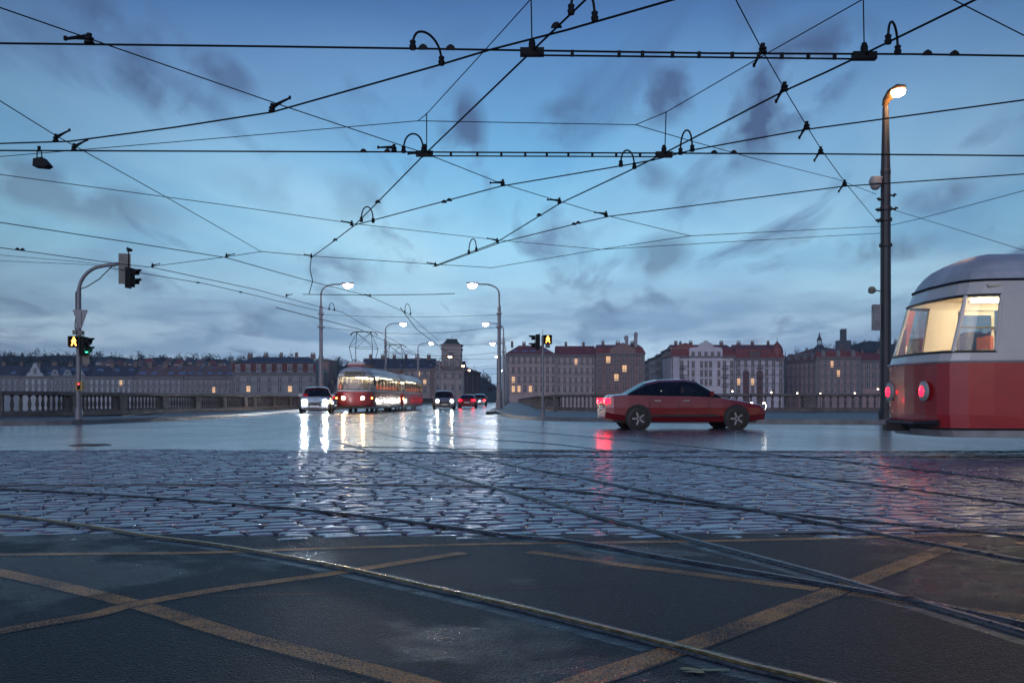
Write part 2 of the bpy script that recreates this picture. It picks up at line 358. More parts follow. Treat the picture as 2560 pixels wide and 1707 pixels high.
b = MB(); ribbon(b, KLs, [(-.02,.0),(.16,.0),(.155,.14),(.14,.15),(-.12,.15),(-.14,.12)]); struct(b.build('kerb', m_kerb))
b = MB(); ribbon(b, KRs, [(-.02,.0),(.16,.0),(.155,.14),(.14,.15),(-.12,.15),(-.14,.12)]); struct(b.build('kerb', m_kerb))
b = MB(); b.box(-18.9, 2.6, 66, 300, -1.6, -.02); b.box(-70, 70, -15, 33, -9, -.05)
for y in (100, 145, 190, 235, 280): b.box(-18.4, 2.1, y-2.2, y+2.2, -9, -1.7)
struct(b.build('bridge_deck', m_stone))
b = MB(); b.add([(-1000,20,-8),(1000,20,-8),(1000,315,-8),(-1000,315,-8)], [(0,1,2,3)])
struct(b.build('river_water', mat('river_water', (.02,.03,.04), .12, bump=.6, bs=1.2)))
b = MB(); b.box(-1000, 1000, 308, 1450, -12, -3.2); struct(b.build('far_bank', mat('far_bank_earth', (.04,.04,.045), .8, var=.4, vs=.05)))
# stone setts: one mesh of individually shaped stones
def cobbles():
    V = []; Fs = []; T = []
    ang = R(9); ca, sa = math.cos(ang), math.sin(ang); k8 = 8
    unit = np.array([(-1,-.62),(-.72,-1),(.72,-1),(1,-.62),(1,.62),(.72,1),(-.72,1),(-1,.62)])
    cnt = 0; faces0 = []
    for r_ in range(3):
        pass
    v = -6.0
    while v < 20:
        hgt = random.uniform(.13, .175); u = -16 + random.uniform(0, .2)
        while u < 18:
            wd = random.uniform(.16, .31)
            cu, cv = u+wd/2, v+hgt/2 + .05*math.sin(u*.9) + random.uniform(-.008,.008)
            x = cu*ca - cv*sa; y = cu*sa + cv*ca + .35*math.sin(x*.35)
            if YN-.25 < y-.07 and y+.06 < YF+.45 and -12.5 < x < 12.5:
                tilt = random.gauss(0, .018), random.gauss(0, .018); dz = random.uniform(-.008, .003); tone = random.random()
                hw, hh = wd/2-.009, hgt/2-.009; a2 = ang + .12*math.cos(x*.35) + random.gauss(0,.03); c2, s2 = math.cos(a2), math.sin(a2)
                jit = rng.normal(0, .006, (8,2)); dome = random.uniform(-.003, .002)
                for ring, (ins, z) in enumerate(((0,-.05),(.002,-.012),(.008,-.003),(.022,0))):
                    px = unit[:,0]*(hw-ins) + jit[:,0]; py = unit[:,1]*(hh-ins) + jit[:,1]
                    zz = z + dz + tilt[0]*px + tilt[1]*py
                    V.append(np.stack([x+px*c2-py*s2, y+px*s2+py*c2, zz], 1))
                V.append(np.array([[x, y, dome+dz]]))
                T.append(tone); cnt += 1
            u += wd
        v += hgt
    V = np.concatenate(V).astype(np.float32)
    nf = []
    for r_ in range(3):
        for k in range(8): nf.append((r_*8+k, r_*8+(k+1) % 8, (r_+1)*8+(k+1) % 8, (r_+1)*8+k))
    quads = np.array(nf, dtype=np.int32); tris = np.array([(24+k, 24+(k+1) % 8, 32) for k in range(8)], dtype=np.int32)
    offs = (np.arange(cnt, dtype=np.int32)*33)
    Q = (quads[None]+offs[:,None,None]).reshape(cnt,-1); TR = (tris[None]+offs[:,None,None]).reshape(cnt,-1)
    loops = np.concatenate([Q, TR], 1).reshape(-1)
    sizes = np.tile(np.array([4]*24+[3]*8, dtype=np.int32), cnt)
    starts = np.concatenate([[0], np.cumsum(sizes)[:-1]]).astype(np.int32)
    me = bpy.data.meshes.new('stone_setts'); me.vertices.add(len(V)); me.vertices.foreach_set('co', V.reshape(-1))
    me.loops.add(len(loops)); me.loops.foreach_set('vertex_index', loops)
    me.polygons.add(len(sizes)); me.polygons.foreach_set('loop_start', starts)
    try: me.polygons.foreach_set('loop_total', sizes)
    except Exception: pass
    me.update(calc_edges=True); me.validate(); me.shade_smooth()
    at = me.attributes.new('tone', 'FLOAT', 'POINT'); at.data.foreach_set('value', np.repeat(np.array(T, dtype=np.float32), 33))
    me.materials.append(ground_mat('wet_setts', 'stone'))
    o = bpy.data.objects.new('cobbled_road', me); COL.objects.link(o); struct(o)
    b = MB(); b.add([(-12.5,YN,-.022),(12.5,YN,-.022),(12.5,YF+.6,-.022),(-12.5,YF+.6,-.022)], [(0,1,2,3)]); struct(b.build('cobble_bedding', ground_mat('sett_bedding', 'bed')))
cobbles()
# far track setts
b = MB(); ribbon(b, [(-8.2,64),(-8.3,300)], [(-3.4,.004),(3.4,.004)]); struct(b.build('track_bed', ground_mat('track_setts', 'track')))
# ------------------------------------------------------------------ rails
RAILS = [
 [(-700,1238),(-300,1258),(0,1288),(218,1316),(381,1343),(544,1364),(707,1392),(871,1424),(1088,1473),(1280,1517),(1498,1571),(1715,1626),(1879,1669),(2060,1712),(2500,1830)],
 [(-300,1212),(0,1222),(348,1242),(599,1261),(816,1280),(1088,1313),(1280,1340),(1443,1356),(1661,1395),(1824,1422),(1987,1449),(2151,1478),(2260,1498),(2368,1520),(2560,1562),(2900,1640)],
 [(850,1033),(812,1046),(796,1064),(812,1092),(925,1128),(1072,1173),(1280,1231),(1373,1256),(1498,1292),(1715,1348),(1933,1405),(2096,1449),(2205,1482),(2330,1517),(2560,1585),(2900,1690)],
 [(907,1033),(880,1046),(890,1064),(980,1090),(1120,1122),(1280,1163),(1443,1192),(1617,1228),(1824,1264),(1987,1295),(2205,1337),(2560,1403),(2900,1470)],
 [(-400,1216),(0,1214),(640,1212),(1280,1218),(1607,1248),(1851,1272),(1987,1287),(2314,1318),(2560,1342),(2900,1380)],
 [(1010,1033),(975,1042),(965,1055),(1040,1076),(1200,1096),(1400,1112),(1661,1147),(1933,1184),(2151,1208),(2560,1262),(2900,1310)],
 [(1068,1033),(1040,1041),(1045,1050),(1140,1064),(1330,1080),(1600,1104),(1846,1128),(2096,1152),(2560,1206),(2900,1250)],
]
for i, pts in enumerate(RAILS):
    P = [(*gp(x, y), 0) for x, y in pts]
    P = smooth_path(P, 8)
    if i in (2,3,5,6):
        X = P[0].x; P = [Vector((X,300,0)), Vector((X,120,0)), Vector((X,75,0))] + P
    b = MB(); ribbon(b, P, [(-.034,.001),(-.032,.008),(-.028,.010),(-.004,.010),(0,.007),(.002,.0035)], 0)
    ribbon(b, P, [(.002,.0035),(.024,.0035)], 1); ribbon(b, P, [(.024,.0035),(.026,.007),(.031,.008),(.035,.001)], 2)
    struct(b.build('tram_rail', [m_glint if i == 0 else m_steel, m_groove, m_steel])); Q = [p for p in P if p.y < YN-.12]
    if len(Q) > 3: b = MB(); ribbon(b, Q, [(-.07,.0004),(-.034,.0006)], 0); ribbon(b, Q, [(.034,.0006),(.12,.0004)], 0); struct(b.build('rail_sealing_strip', m_seal))
for y in (13.7, 15.135):
    b = MB(); P = [(-3,y+1.6,0),(1,y+.3,0),(4,y,0),(60,y,0)]; P = [(p.x,p.y) for p in smooth_path(P, 6)]
    ribbon(b, P, [(-.034,.001),(-.032,.008),(-.028,.010),(-.004,.010),(0,.007),(.002,.0035)], 0); ribbon(b, P, [(.002,.0035),(.024,.0035)], 1)
    ribbon(b, P, [(.024,.0035),(.026,.007),(.031,.008),(.035,.001)], 0); struct(b.build('tram_rail', [m_steel, m_groove]))
# ------------------------------------------------------------------ worn markings
my, mw, mr = ground_mat('worn_yellow_paint','yellow'), ground_mat('worn_white_paint','white'), ground_mat('worn_red_paint','red')
def marking(pts, w, m, z=.004):
    z = .0005 + (z-.0030)*.25
    P = smooth_path([(*gp(x, y), 0) for x, y in pts], 5); b = MB(); ribbon(b, P, [(-w*.55,z),(-w*.42,z),(w*.42,z),(w*.55,z)]); o = b.build('road_marking', m); struct(o)
    at = o.data.attributes.new('edge', 'FLOAT', 'POINT'); at.data.foreach_set('value', np.tile(np.array([0,1,1,0], dtype=np.float32), len(P)))
marking([(-300,1372),(0,1430),(326,1506),(599,1588),(1034,1702),(1300,1790)], .115, my)
marking([(-300,1640),(0,1577),(234,1536),(326,1512),(544,1473),(816,1435),(1159,1381)], .10, my, .0055)
marking([(-300,1392),(0,1386),(490,1381),(816,1370),(1280,1358),(1824,1351),(2423,1335),(2800,1326)], .09, my, .0048)
marking([(1324,1378),(1552,1410),(1879,1452),(2096,1479),(2368,1517),(2560,1541),(2800,1570)], .10, my, .0036)
marking([(1300,1760),(1443,1707),(1743,1605),(2096,1473),(2396,1356)], .125, my, .0062)
marking([(490,1490),(900,1480),(1280,1470),(1715,1450)], .045, mr, .0030)
marking([(1862,1332),(2200,1326),(2560,1318),(2800,1314)], .09, mw, .0068)
marking([(2545,1358),(2700,1355)], .10, my, .0062)
b = MB(); cx, cy = gp(1750, 1677); pt = []
for k in range(26):
    a = 2*math.pi*k/26; r = .022*(1+.55*math.sin(3*a+1)+.3*math.sin(7*a)+random.uniform(-.15,.15)); pt.append((cx+2.6*r*math.cos(a), cy+r*math.sin(a), .0045))
b.add(pt, [tuple(range(26))]); struct(b.build('paint_stain', mat('yellow_paint_stain', (.40,.30,.07), .4, var=.3, vs=60)))
def manhole(x, y, label, r=.32):
    t = thing('manhole_cover', label, 'manhole cover', (*gp(x, y), 0))
    b = MB(); b.lathe([(r+.05,.001),(r+.05,.008),(r+.005,.009)], 28); b.build('rim', m_kerb, t)
    b = MB(); b.lathe([(r,.002),(r,.012),(r-.02,.013)], 28)
    for k in range(-3,4): b.box(-r*.75, r*.75, k*.08-.012, k*.08+.012, .0135, .019)
    b.build('lid', mat('cast_iron', (.05,.045,.045), .4, .6), t)
manhole(225, 1113, 'round iron manhole cover in the smooth road at left, beyond the setts')
# ------------------------------------------------------------------ balustrades
bal_prof = [(.085,0),(.085,.06),(.05,.075),(.045,.10),(.075,.22),(.08,.30),(.055,.44),(.04,.54),(.05,.60),(.08,.625),(.08,.67)]
def balustrade(path, label, step, indiv, name='stone_balustrade'):
    t = thing(name, label, 'balustrade', (path[0][0], path[0][1], .13))
    ox, oy = path[0]; P = [(x-ox, y-oy) for x, y in path]
    b = MB(); ribbon(b, P, [(-.21,0),(-.21,.20),(-.15,.24),(.15,.24),(.21,.20),(.21,0)]); b.build('plinth', m_stone, t)
    b = MB(); ribbon(b, P, [(-.16,.91),(-.22,.94),(-.22,1.04),(-.18,1.08),(.18,1.08),(.22,1.04),(.22,.94),(.16,.91),(-.16,.91)]); b.build('coping', m_stone, t)
    d = 0; nxt = 0; bal = None; pier = None; k = 0; many = MB(); cnt = 0
    for i in range(len(P)-1):
        a, c = Vector(P[i]), Vector(P[i+1]); Ls = (c-a).length
        while nxt < d+Ls:
            q = a.lerp(c, (nxt-d)/Ls); an = math.atan2((c-a).y, (c-a).x)
            if k % 12 == 0:
                mtx = Matrix.Translation((q.x, q.y, .24)) @ Matrix.Rotation(an, 4, 'Z')
                pb = MB(); pb.box(-.36,.36,-.19,.19,0,.665); pb.box(-.28,.28,-.205,.205,.08,.58)
                if pier is None: pier = pb.build('pier', m_stone, t); pier.matrix_local = mtx
                else: o = pier.copy(); COL.objects.link(o); o.parent = t; o.matrix_local = mtx
            elif k % 12 in (1, 11) and step < .4: pass
            else:
                if cnt < indiv:
                    if bal is None: bal = MB().lathe(bal_prof, 10).build('baluster', m_stone, t, smooth=True); bal.location = (q.x, q.y, .24)
                    else: o = bal.copy(); COL.objects.link(o); o.parent = t; o.location = (q.x, q.y, .24)
                    cnt += 1
                else: many.lathe(bal_prof[::2]+[bal_prof[-1]], 6, 0, Matrix.Translation((q.x, q.y, .24)))
            nxt += step; k += 1
        d += Ls
    if many.v: o = many.build('baluster_row', m_stone, t); o['kind'] = 'stuff'
    return t
LB = [(-30,37.98),(-21.2,39),(-19.9,45),(-19,52),(-18.5,60),(-18.3,66)]
LBs = [(p.x,p.y) for p in smooth_path([(*p,0) for p in LB], 4)]
balustrade(LBs, 'weathered stone balustrade along the river pavement behind the tall curved signal pole', .36, 98)
balustrade([(-18.4,66.6),(-18.5,300)], 'long stone balustrade along the left edge of the bridge, behind the white car', .45, 0)
balustrade([(2.2,300),(2.2,76),(3.0,62),(5,58.5),(7,57)], 'stone balustrade along the right edge of the bridge behind the crossing signal', .45, 0)
balustrade([(7.6,56.9),(70,50)], 'dark stone balustrade along the right embankment behind the lamp mast', .42, 98)
# ------------------------------------------------------------------ lamps of the bridge
def bridge_lamp(label, X, Y, side, glow, grp='tall street lamps in two rows along the bridge', h=10.4):
    t = thing('street_lamp', label, 'street lamp', (X, Y, .13), 0, grp)
    b = MB(); b.lathe([(.30,0),(.30,.5),(.21,.6),(.20,4.2),(.19,4.25),(.15,4.4),(.145,8.3),(.10,8.45)], 14)
    b.box(-.24,.24,-.24,.24,6.6,6.72); b.box(-.22,.22,-.22,.22,7.7,7.8); b.build('pole', m_pole, t, smooth=True)
    b = MB(); P = [(0,0,8.4),(0,0,9.4)] + [(side*(1.0-math.cos(a))*1.15, 0, 9.4+.75*math.sin(a)) for a in (R(20),R(40),R(60),R(80),R(90))] + [(side*1.9,0,10.16)]
    b.tube(P, [.075]*2+[.06]*(len(P)-2), 8); b.build('bracket_arm', m_pole, t, smooth=True)
    b = MB(); x = side*2.2; b.add([(x+dx*.45, dy*.17, 10.2+dz*.1) for dx in (-1,1) for dy in (-1,1) for dz in (-.6,1)], [(0,1,3,2),(4,6,7,5),(0,4,5,1),(2,3,7,6),(1,5,7,3),(0,2,6,4)])
    hd = b.build('lamp_head', m_pole, t)
    b = MB(); b.lathe([(.04,-.30),(.16,-.25),(.22,-.1),(.22,.02)], 12, 0, Matrix.Translation((x,0,10.13)) @ Matrix.Scale(1.7,4,(1,0,0))); b.build('lens', glow, hd, smooth=True)
    return t
Dl = [76.8, 116, 156, 203, 258, 296]
ordn = ['nearest', 'second nearest', 'third', 'fourth', 'fifth', 'farthest']
for i, D in enumerate(Dl):
    bridge_lamp('%s lamp of the left bridge row, arm bent right, %s light' % (ordn[i], 'orange' if i > 2 else 'white'), -15.6, D, 1, m_lw if i < 3 else m_lo)
    bridge_lamp('%s lamp of the right bridge row, arm bent left, white light' % ordn[i], -1.05, D, -1, m_lw)
# ------------------------------------------------------------------ lamp mast at right
mx, my_, = (2214-1280)/FPX*35, 35.0
t = thing('lamp_mast', 'tall dark tapering mast at right with one glowing orange street lamp on top', 'street lamp', (mx, my_, .13))
b = MB(); b.lathe([(.25,0),(.25,.3),(.20,.36),(.19,4.6),(.175,9.1),(.185,9.12),(.185,9.25),(.17,9.27),(.11,11.55),(.10,11.62)], 10)
for z in (7.75, 7.35, 6.4): b.lathe([(.225,z),(.235,z+.02),(.235,z+.10),(.225,z+.12)], 10)
b.build('mast', m_mast, t)
b = MB(); b.tube([(0,0,11.5),(0,-.02,11.68),(.05,-.08,11.78)], [.07,.075,.08], 8)
b.tube([(-.06,-.02,11.62),(-.02,-.1,11.82),(.10,-.25,12.02),(.30,-.45,12.14),(.5,-.6,12.15)], [.09,.14,.19,.18,.08], 10); hd = b.build('lamp_head', mat('lamp_housing', (.10,.06,.03), .5), t, smooth=True)
b = MB(); b.lathe([(.04,-.22),(.17,-.17),(.22,-.04),(.20,.05),(.05,.09)], 14, 0, Matrix.Translation((.24,-.55,12.02)) @ Matrix.Rotation(R(-18),4,'Y') @ Matrix.Rotation(R(25),4,'X') @ Matrix.Scale(1.2,4,(1,0,0))); b.build('lens', m_lm, hd, smooth=True)
b = MB(); b.tube([(-.15,-.05,8.95),(-.35,-.08,8.98)], .05, 8); b.tube([(-.2,-.05,8.75),(-.2,-.06,8.95)], .03, 6); b.lathe([(.03,.28),(.16,.26),(.22,.14),(.235,0),(.2,-.02),(.19,-.1),(.12,-.2),(.03,-.23)], 14, 0, Matrix.Translation((-.42,-.1,8.72))); b.build('dome_camera', mat('camera_housing', (.33,.31,.30), .4), t, smooth=True)
b = MB(); b.box(-.48,-.22,-.12,.12,3.3,4.25); b.build('control_box', m_pole, t)
b = MB(); b.tube([(-.2,0,4.75),(-.45,-.02,4.8)], .025, 6); b.lathe([(.05,0),(.13,.04),(.15,.14),(.1,.24),(.04,.26)], 9, 0, Matrix.Translation((-.52,-.02,4.66))); b.build('loudspeaker', m_sigb, t)
for z, dx in ((7.75,-.3),(7.35,-.3),(8.15,-.26),(7.8,.3),(8.3,.26)):
    b = MB(); b.tube([(0,-.05,z),(dx,-.1,z)], .035, 6); b.tube([(dx,-.1,z-.06),(dx*1.15,-.1,z+.05),(dx*1.35,-.12,z)], .04, 6); b.build('wire_bracket', m_black, t)
# lamp light (the mast lamp is lit in the photograph)
ll = bpy.data.lights.new('mast_lamp_light', 'POINT'); ll.energy = 190; ll.color = (1,.5,.2); ll.shadow_soft_size = .25
lo = bpy.data.objects.new('mast_lamp_light', ll); COL.objects.link(lo); lo.location = (.35,-.75,11.75); lo.parent = hd
# ------------------------------------------------------------------ traffic signals
def signal_head(parent, x, y, z, rz, n=3, lit=None, glow=None, s=1., back=m_sigb, name='signal_head'):
    """signal facing local -Y; three lenses with visors"""
    mtx = Matrix.Translation((x, y, z)) @ Matrix.Rotation(rz, 4, 'Z') @ Matrix.Scale(s, 4)
    h = .34*n; b = MB(); b.box(-.15,.15,-.08,.1,0,h, 0, mtx); b.box(-.21,.21,.1,.115,-.05,h+.05, 1, mtx)
    for k in range(n): b.box(-.155,.155,-.085,-.08,k*.34+.325,k*.34+.335, 0, mtx)
    hd = b.build(name, [m_black, back], parent)
    for k in range(n):
        c = Matrix.Translation((0, -.09, k*.34+.17))
        vb = MB(); vs = []; fs = []
        for i in range(11):
            a = R(-30) + R(240)*i/10; vs += [(.13*math.cos(a), 0, .13*math.sin(a)), (.135*math.cos(a), -.30 if 2 < i < 8 else -.18, .135*math.sin(a))]
            if i: fs.append((2*i-2, 2*i-1, 2*i+1, 2*i))
        vb.add(vs, fs, 0, mtx @ c); vo = vb.build('visor', m_black, hd)
        lb = MB(); lb.lathe([(.12,0),(.11,.02),(.02,.035)], 14, 0, mtx @ c @ Matrix.Rotation(R(90),4,'X'))
        lb.build('lens', glow if lit == k else mat('dark_lens', (.03,.02,.02), .15), hd, smooth=True)
    return hd
def walk_man(parent, mtx, m, s=1.):
    b = MB(); T = mtx @ Matrix.Scale(s, 4)
    b.lathe([(.026,-.004),(.026,.004)], 10, 0, T @ Matrix.Translation((0,0,.245)) @ Matrix.Rotation(R(90),4,'X'))
    b.prism([(-.045,.09),(.045,.09),(.05,.205),(.02,.222),(-.02,.222),(-.045,.2)], -.004, .004, 0, T)
    b.prism([(-.045,.1),(-.095,-.0),(-.062,-.015),(.0,.095)], -.0035, .0035, 0, T); b.prism([(.045,.1),(.09,.0),(.055,-.015),(.0,.095)], -.003, .003, 0, T)
    b.prism([(-.04,.2),(-.085,.13),(-.065,.115),(-.03,.165)], -.0025, .0025, 0, T); b.prism([(.04,.2),(.08,.13),(.06,.115),(.03,.165)], -.002, .002, 0, T)
    return b.build('walking_figure', m, parent)
def ped_head(parent, x, y, z, glow, s=1.3):
    b = MB(); b.box(x-.17*s, x+.17*s, y-.08, y+.1, z, z+.36*s); b.box(x-.15*s,x-.14*s,y-.2,y-.08,z+.03,z+.33*s); b.box(x+.14*s,x+.15*s,y-.2,y-.08,z+.03,z+.33*s); b.box(x-.15*s,x+.15*s,y-.24,y-.08,z+.335*s,z+.345*s)
    hd = b.build('pedestrian_signal', m_black, parent); walk_man(hd, Matrix.Translation((x,y-.09,z+.06*s)), glow, s); return hd
sx, sy = (197-1280)/FPX*34, 34.
t = thing('signal_pole', 'tall curved traffic signal pole at left with a lit amber walking figure', 'traffic light', (sx, sy, .13))
P = [(0,0,0),(0,0,4.6)] + [(.95-.95*math.cos(a), 0, 4.6+.95*math.sin(a)) for a in [R(12*k) for k in range(1,8)]] + [(1.0,0,5.57),(1.70,0,5.66)]
b = MB(); b.tube(P, [.095,.085]+[.065]*(len(P)-2), 10); b.lathe([(.13,0),(.13,.35),(.10,.42)], 12); b.build('pole', m_pole, t, smooth=True)
signal_head(t, 1.68, .0, 4.93, R(190), 3, s=.98); signal_head(t, 1.92, -.1, 4.78, R(80), 2, s=.98)
b = MB(); b.tube([(1.84,-.1,5.3),(1.84,-.1,6.08)], .02, 6); b.box(1.80,1.90,-.16,-.04,6.05,6.10); b.tube([(1.78,-.1,6.17),(1.97,-.1,6.09)], .045, 8); b.build('detector_camera', m_black, t)
b = MB(); b.prism([(-.14,3.88),(-.16,3.92),(-.14,3.95),(.36,3.95),(.38,3.92),(.16,3.28),(.08,3.28)], -.14, -.12); b.box(.10,.16,-.16,-.141,3.4,3.9); b.build('give_way_sign', m_sheet, t)
b = MB(); b.box(-.17,-.03,-.14,.12,3.07,3.22); b.box(.05,.16,-.12,.1,3.05,3.20); b.build('junction_box', m_sigb, t)
b = MB(); b.tube([(-.08,-.05,3.1),(-.11,-.06,3.4),(-.08,-.05,3.7),(-.10,-.02,4.6),(.0,0,4.68)], .02, 6)
b.tube([(0,0,4.7),(.30,0,4.8),(.75,0,5.08),(.86,0,5.2),(1.22,0,5.55)], .018, 6); b.build('cable', m_wire, t, smooth=True)
ped_head(t, -.07, -.15, 2.60, m_man, 1.12)
signal_head(t, .24, -.1, 2.35, R(85), 2, lit=0, glow=m_grn, s=.92); signal_head(t, .20, .12, 2.05, R(180), 3, s=.85)
b = MB(); b.box(-.07,.20,-.2,-.02,-.55+.0,-.25) if False else b.box(-.01,.22,-.24,-.08,.05,.37); o = b.build('lower_box', m_yel, t); o.location.z = 1.0
b = MB(); b.box(.05,.16,-.25,-.24,1.08,1.34); b2 = b.build('button_panel', m_black, o); b2.location.z = -1.0
b = MB(); b.lathe([(.035,0),(.03,.015)], 10, 0, Matrix.Translation((.105,-.255,1.28)) @ Matrix.Rotation(R(90),4,'X')); b3 = b.build('waiting_light', m_rsg, o); b3.location.z = -1.0
px, py = (1357-1280)/FPX*42, 42.
t = thing('signal_pole', 'short pedestrian signal post right of centre with an amber walking figure', 'traffic light', (px, py, .13))
b = MB(); b.lathe([(.11,0),(.11,.3),(.06,.35),(.06,3.55),(.03,3.6)], 12); b.tube([(0,0,3.55),(0,0,3.85)], .012, 5); b.build('pole', m_pole, t, smooth=True)
ped_head(t, .22, -.12, 3.20, m_man, 1.1); 
signal_head(t, -.24, 0, 2.95, R(-90), 2, s=1.0)
# ------------------------------------------------------------------ overhead wires (x, y in 2352-wide picture units)
K = 2560/2352
def wire(name, label, pts, z=5.5, r=.012, cat='overhead wire', group='overhead wires above the crossing', sm=0):
    P = []
    for p in pts:
        P.append(dp(p[0]*K, p[1]*K, p[2]) if len(p) == 3 else wp(p[0]*K, p[1]*K, z))
    if sm: P = smooth_path(P, sm)
    o0 = P[0]; Q = [(p[0]-o0[0], p[1]-o0[1], p[2]-o0[2]) for p in P]
    b = MB(); b.tube(Q, r, 6); t = b.build(name, m_wire, None, True, loc=o0); tag(t, label, cat, group); t['_z'] = z
    return t
def rel(t, q): return tuple(q[i]-t.location[i] for i in range(3))
def clamp(t, x, y, dirn=(1,-.35), s=1., z=None):
    """hanger clamp: stacked insulator discs with a slanting arm"""
    q = Vector(rel(t, wp(x*K, y*K, z or t['_z']))); b = MB(); s *= .95
    b.lathe([(.035*s,0),(.055*s,.01),(.055*s,.035),(.03*s,.045),(.05*s,.06),(.05*s,.085),(.025*s,.095),(.03*s,.12),(.03*s,.14)], 8, 0, Matrix.Translation(q))
    d = Vector((dirn[0], dirn[1]*.3, -dirn[1]*.35)).normalized()
    b.tube([q+Vector((0,0,.08*s)), q+d*.18*s+Vector((0,0,.12*s)), q+d*.30*s+Vector((0,0,.14*s))], [.035*s,.02*s,.016*s], 6)
    b.lathe([(.02*s,-.02),(.02*s,.03*s)], 6, 0, Matrix.Translation(q+d*.30*s+Vector((0,0,.14*s))))
    o = b.build('wire_clamp', m_black, t); return o
def loop(t, x0, y0, x1, y1, ht, z=None):
    z = z or t['_z']; a = Vector(rel(t, wp(x0*K, y0*K, z))); c = Vector(rel(t, wp(x1*K, y1*K, z))); D = (a.y+c.y)/2+t.location.y
    hh = ht*K*D/FPX; P = []
    for i in range(15):
        f = i/14; u = .5-.5*math.cos(math.pi*f); P.append(a.lerp(c, u) + Vector((0,0,hh*math.sin(math.pi*f)**.75)))
    b = MB(); b.tube(P, .017, 7)
    for e in (a, c): b.lathe([(.04,-.02),(.05,.03),(.035,.05),(.045,.09),(.02,.11)], 8, 0, Matrix.Translation(e))
    return b.build('jumper_loop', m_black, t, smooth=True)
def bar(t, pts, spacers, z=None, off=-.06):
    z = z or t['_z']; P = [Vector(rel(t, wp(x*K, y*K, z)))+Vector((0,0,off)) for x, y in pts]
    b = MB(); b.tube(P, .013, 6)
    for s_ in spacers:
        q = P[0].lerp(P[-1], s_); b.box(-.022,.022,-.02,.02,-.01,abs(off)+.012, 0, Matrix.Translation(q))
    for e in (P[0], P[-1]): b.box(-.16,.16,-.05,.05,-.01,abs(off)+.03, 0, Matrix.Translation(e)); b.lathe([(.05,0),(.05,.1),(.03,.16)], 8, 0, Matrix.Translation(e+Vector((0,0,abs(off)))))
    return b.build('spacer_bar', m_black, t)
def nub(t, pts, z=None):
    for x, y in pts:
        b = MB(); q = Vector(rel(t, wp(x*K, y*K, z or t['_z'])))
        b.add([(q.x+dx, q.y+dy*.02, q.z+dz) for dy in (-1,1) for dx, dz in ((-.07,-.012),(.07,-.012),(.05,.03),(.015,.055),(-.015,.055),(-.05,.03))], [(0,1,2,3,4,5),(11,10,9,8,7,6)]+[(i,i+6,(i+1)%6+6,(i+1)%6) for i in range(6)]); b.build('splice', m_black, t)
w1 = wire('contact_wire', 'uppermost thick wire running level across the whole picture', [(-200,98),(0,100),(600,107),(950,112),(1120,115),(1640,123),(2100,125),(2352,129),(2500,131)], r=.014)
bar(w1, [(1222,117),(1985,126)], [.12,.26,.33,.42,.5,.6,.68,.75,.83,.91]); loop(w1, 948, 111, 1014, 147, 52); nub(w1, [(972,112),(1035,113),(2130,125),(2192,126)]); clamp(w1, 205, 102, (-1,.6), 1.25); clamp(w1, 1752, 124, (-.1,1), 1.1)
w2 = wire('contact_wire', 'thick wire rising from left edge to the top of the picture right of centre', [(-150,336),(0,330),(160,325),(400,293),(625,258),(1015,148),(1125,115),(1300,70),(1545,0),(1750,-55)], r=.014)
clamp(w2, 128, 326, (.8,-.5)); clamp(w2, 625, 258, (.8,-.5), 1.1)
w3 = wire('contact_wire', 'lower level wire crossing the whole picture a third of the way down', [(-200,345),(0,346),(830,349),(1500,352),(1900,354),(2352,358),(2500,359)], r=.015)
bar(w3, [(975,351),(1525,353)], [.11,.22,.32,.42,.51,.6,.7,.8,.9]); loop(w3, 927, 349, 972, 350, 42); nub(w3, [(835,349),(890,349),(1640,352),(1685,352)]); clamp(w3, 170, 347, (.8,-.5)); clamp(w3, 905, 349, (-1,.5), 1.1); clamp(w3, 1885, 354, (-.1,1), 1.0); loop(w3, 1563, 353, 1590, 346, 50)
w4 = wire('contact_wire', 'steep diagonal wire from above the white-lit bridge lamp to the top centre', [(715,592),(768,553),(815,517),(870,462),(965,365),(1225,115),(1345,0),(1420,-70)], r=.014)
loop(w4, 830, 508, 857, 510, 34); loop(w4, 1312, 30, 1366, 46, 70); nub(w4, [(868,465),(770,552),(1278,62)]); clamp(w4, 808, 519, (-1,0), .95); clamp(w4, 970, 361, (-1,.6)); clamp(w4, 715, 592, (-1,0), .8)
w5 = wire('contact_wire', 'curving wire rising right from the arched loop near centre to mid right edge', [(815,517),(1150,428),(1440,379),(1500,368),(1590,345),(1850,298),(2352,230),(2500,212)], r=.013)
clamp(w5, 1155, 427, (-.8,.5)); nub(w5, [(1020,465),(1032,461)]); loop(w5, 1426, 381, 1457, 386, 38); clamp(w5, 1853, 298, (-.1,1), 1.1)
w6 = wire('contact_wire', 'diagonal wire climbing from centre skyline to the top right corner', [(995,612),(1140,557),(1285,468),(1440,395),(1520,355),(1800,210),(1900,165),(2000,117),(2240,0),(2350,-55)], r=.014)
clamp(w6, 1285, 468, (-.9,.3)); nub(w6, [(1238,495)]); loop(w6, 2040, 98, 2062, 122, 58); clamp(w6, 1802, 210, (-.1,1), 1.15); loop(w6, 1077, 582, 1094, 576, 30)
w7 = wire('contact_wire', 'gently rising wire from the centre to the right edge, second below the lamp', [(1000,612),(1150,557),(1320,515),(1400,497),(1940,428),(2352,400),(2500,392)], r=.013)
clamp(w7, 1392, 498, (-.9,.2)); nub(w7, [(1318,516),(1328,513)]); clamp(w7, 1940, 428, (-.1,.9)); clamp(w7, 1142, 558, (-1,0)); clamp(w7, 1000, 612, (-1,0))
w8 = wire('contact_wire', 'long wire sloping from mid left edge down to the tram pantographs', [(-150,487),(0,511),(300,557),(520,592),(640,626),(713,646),(850,681),(936,720),(1007,782)], r=.013)
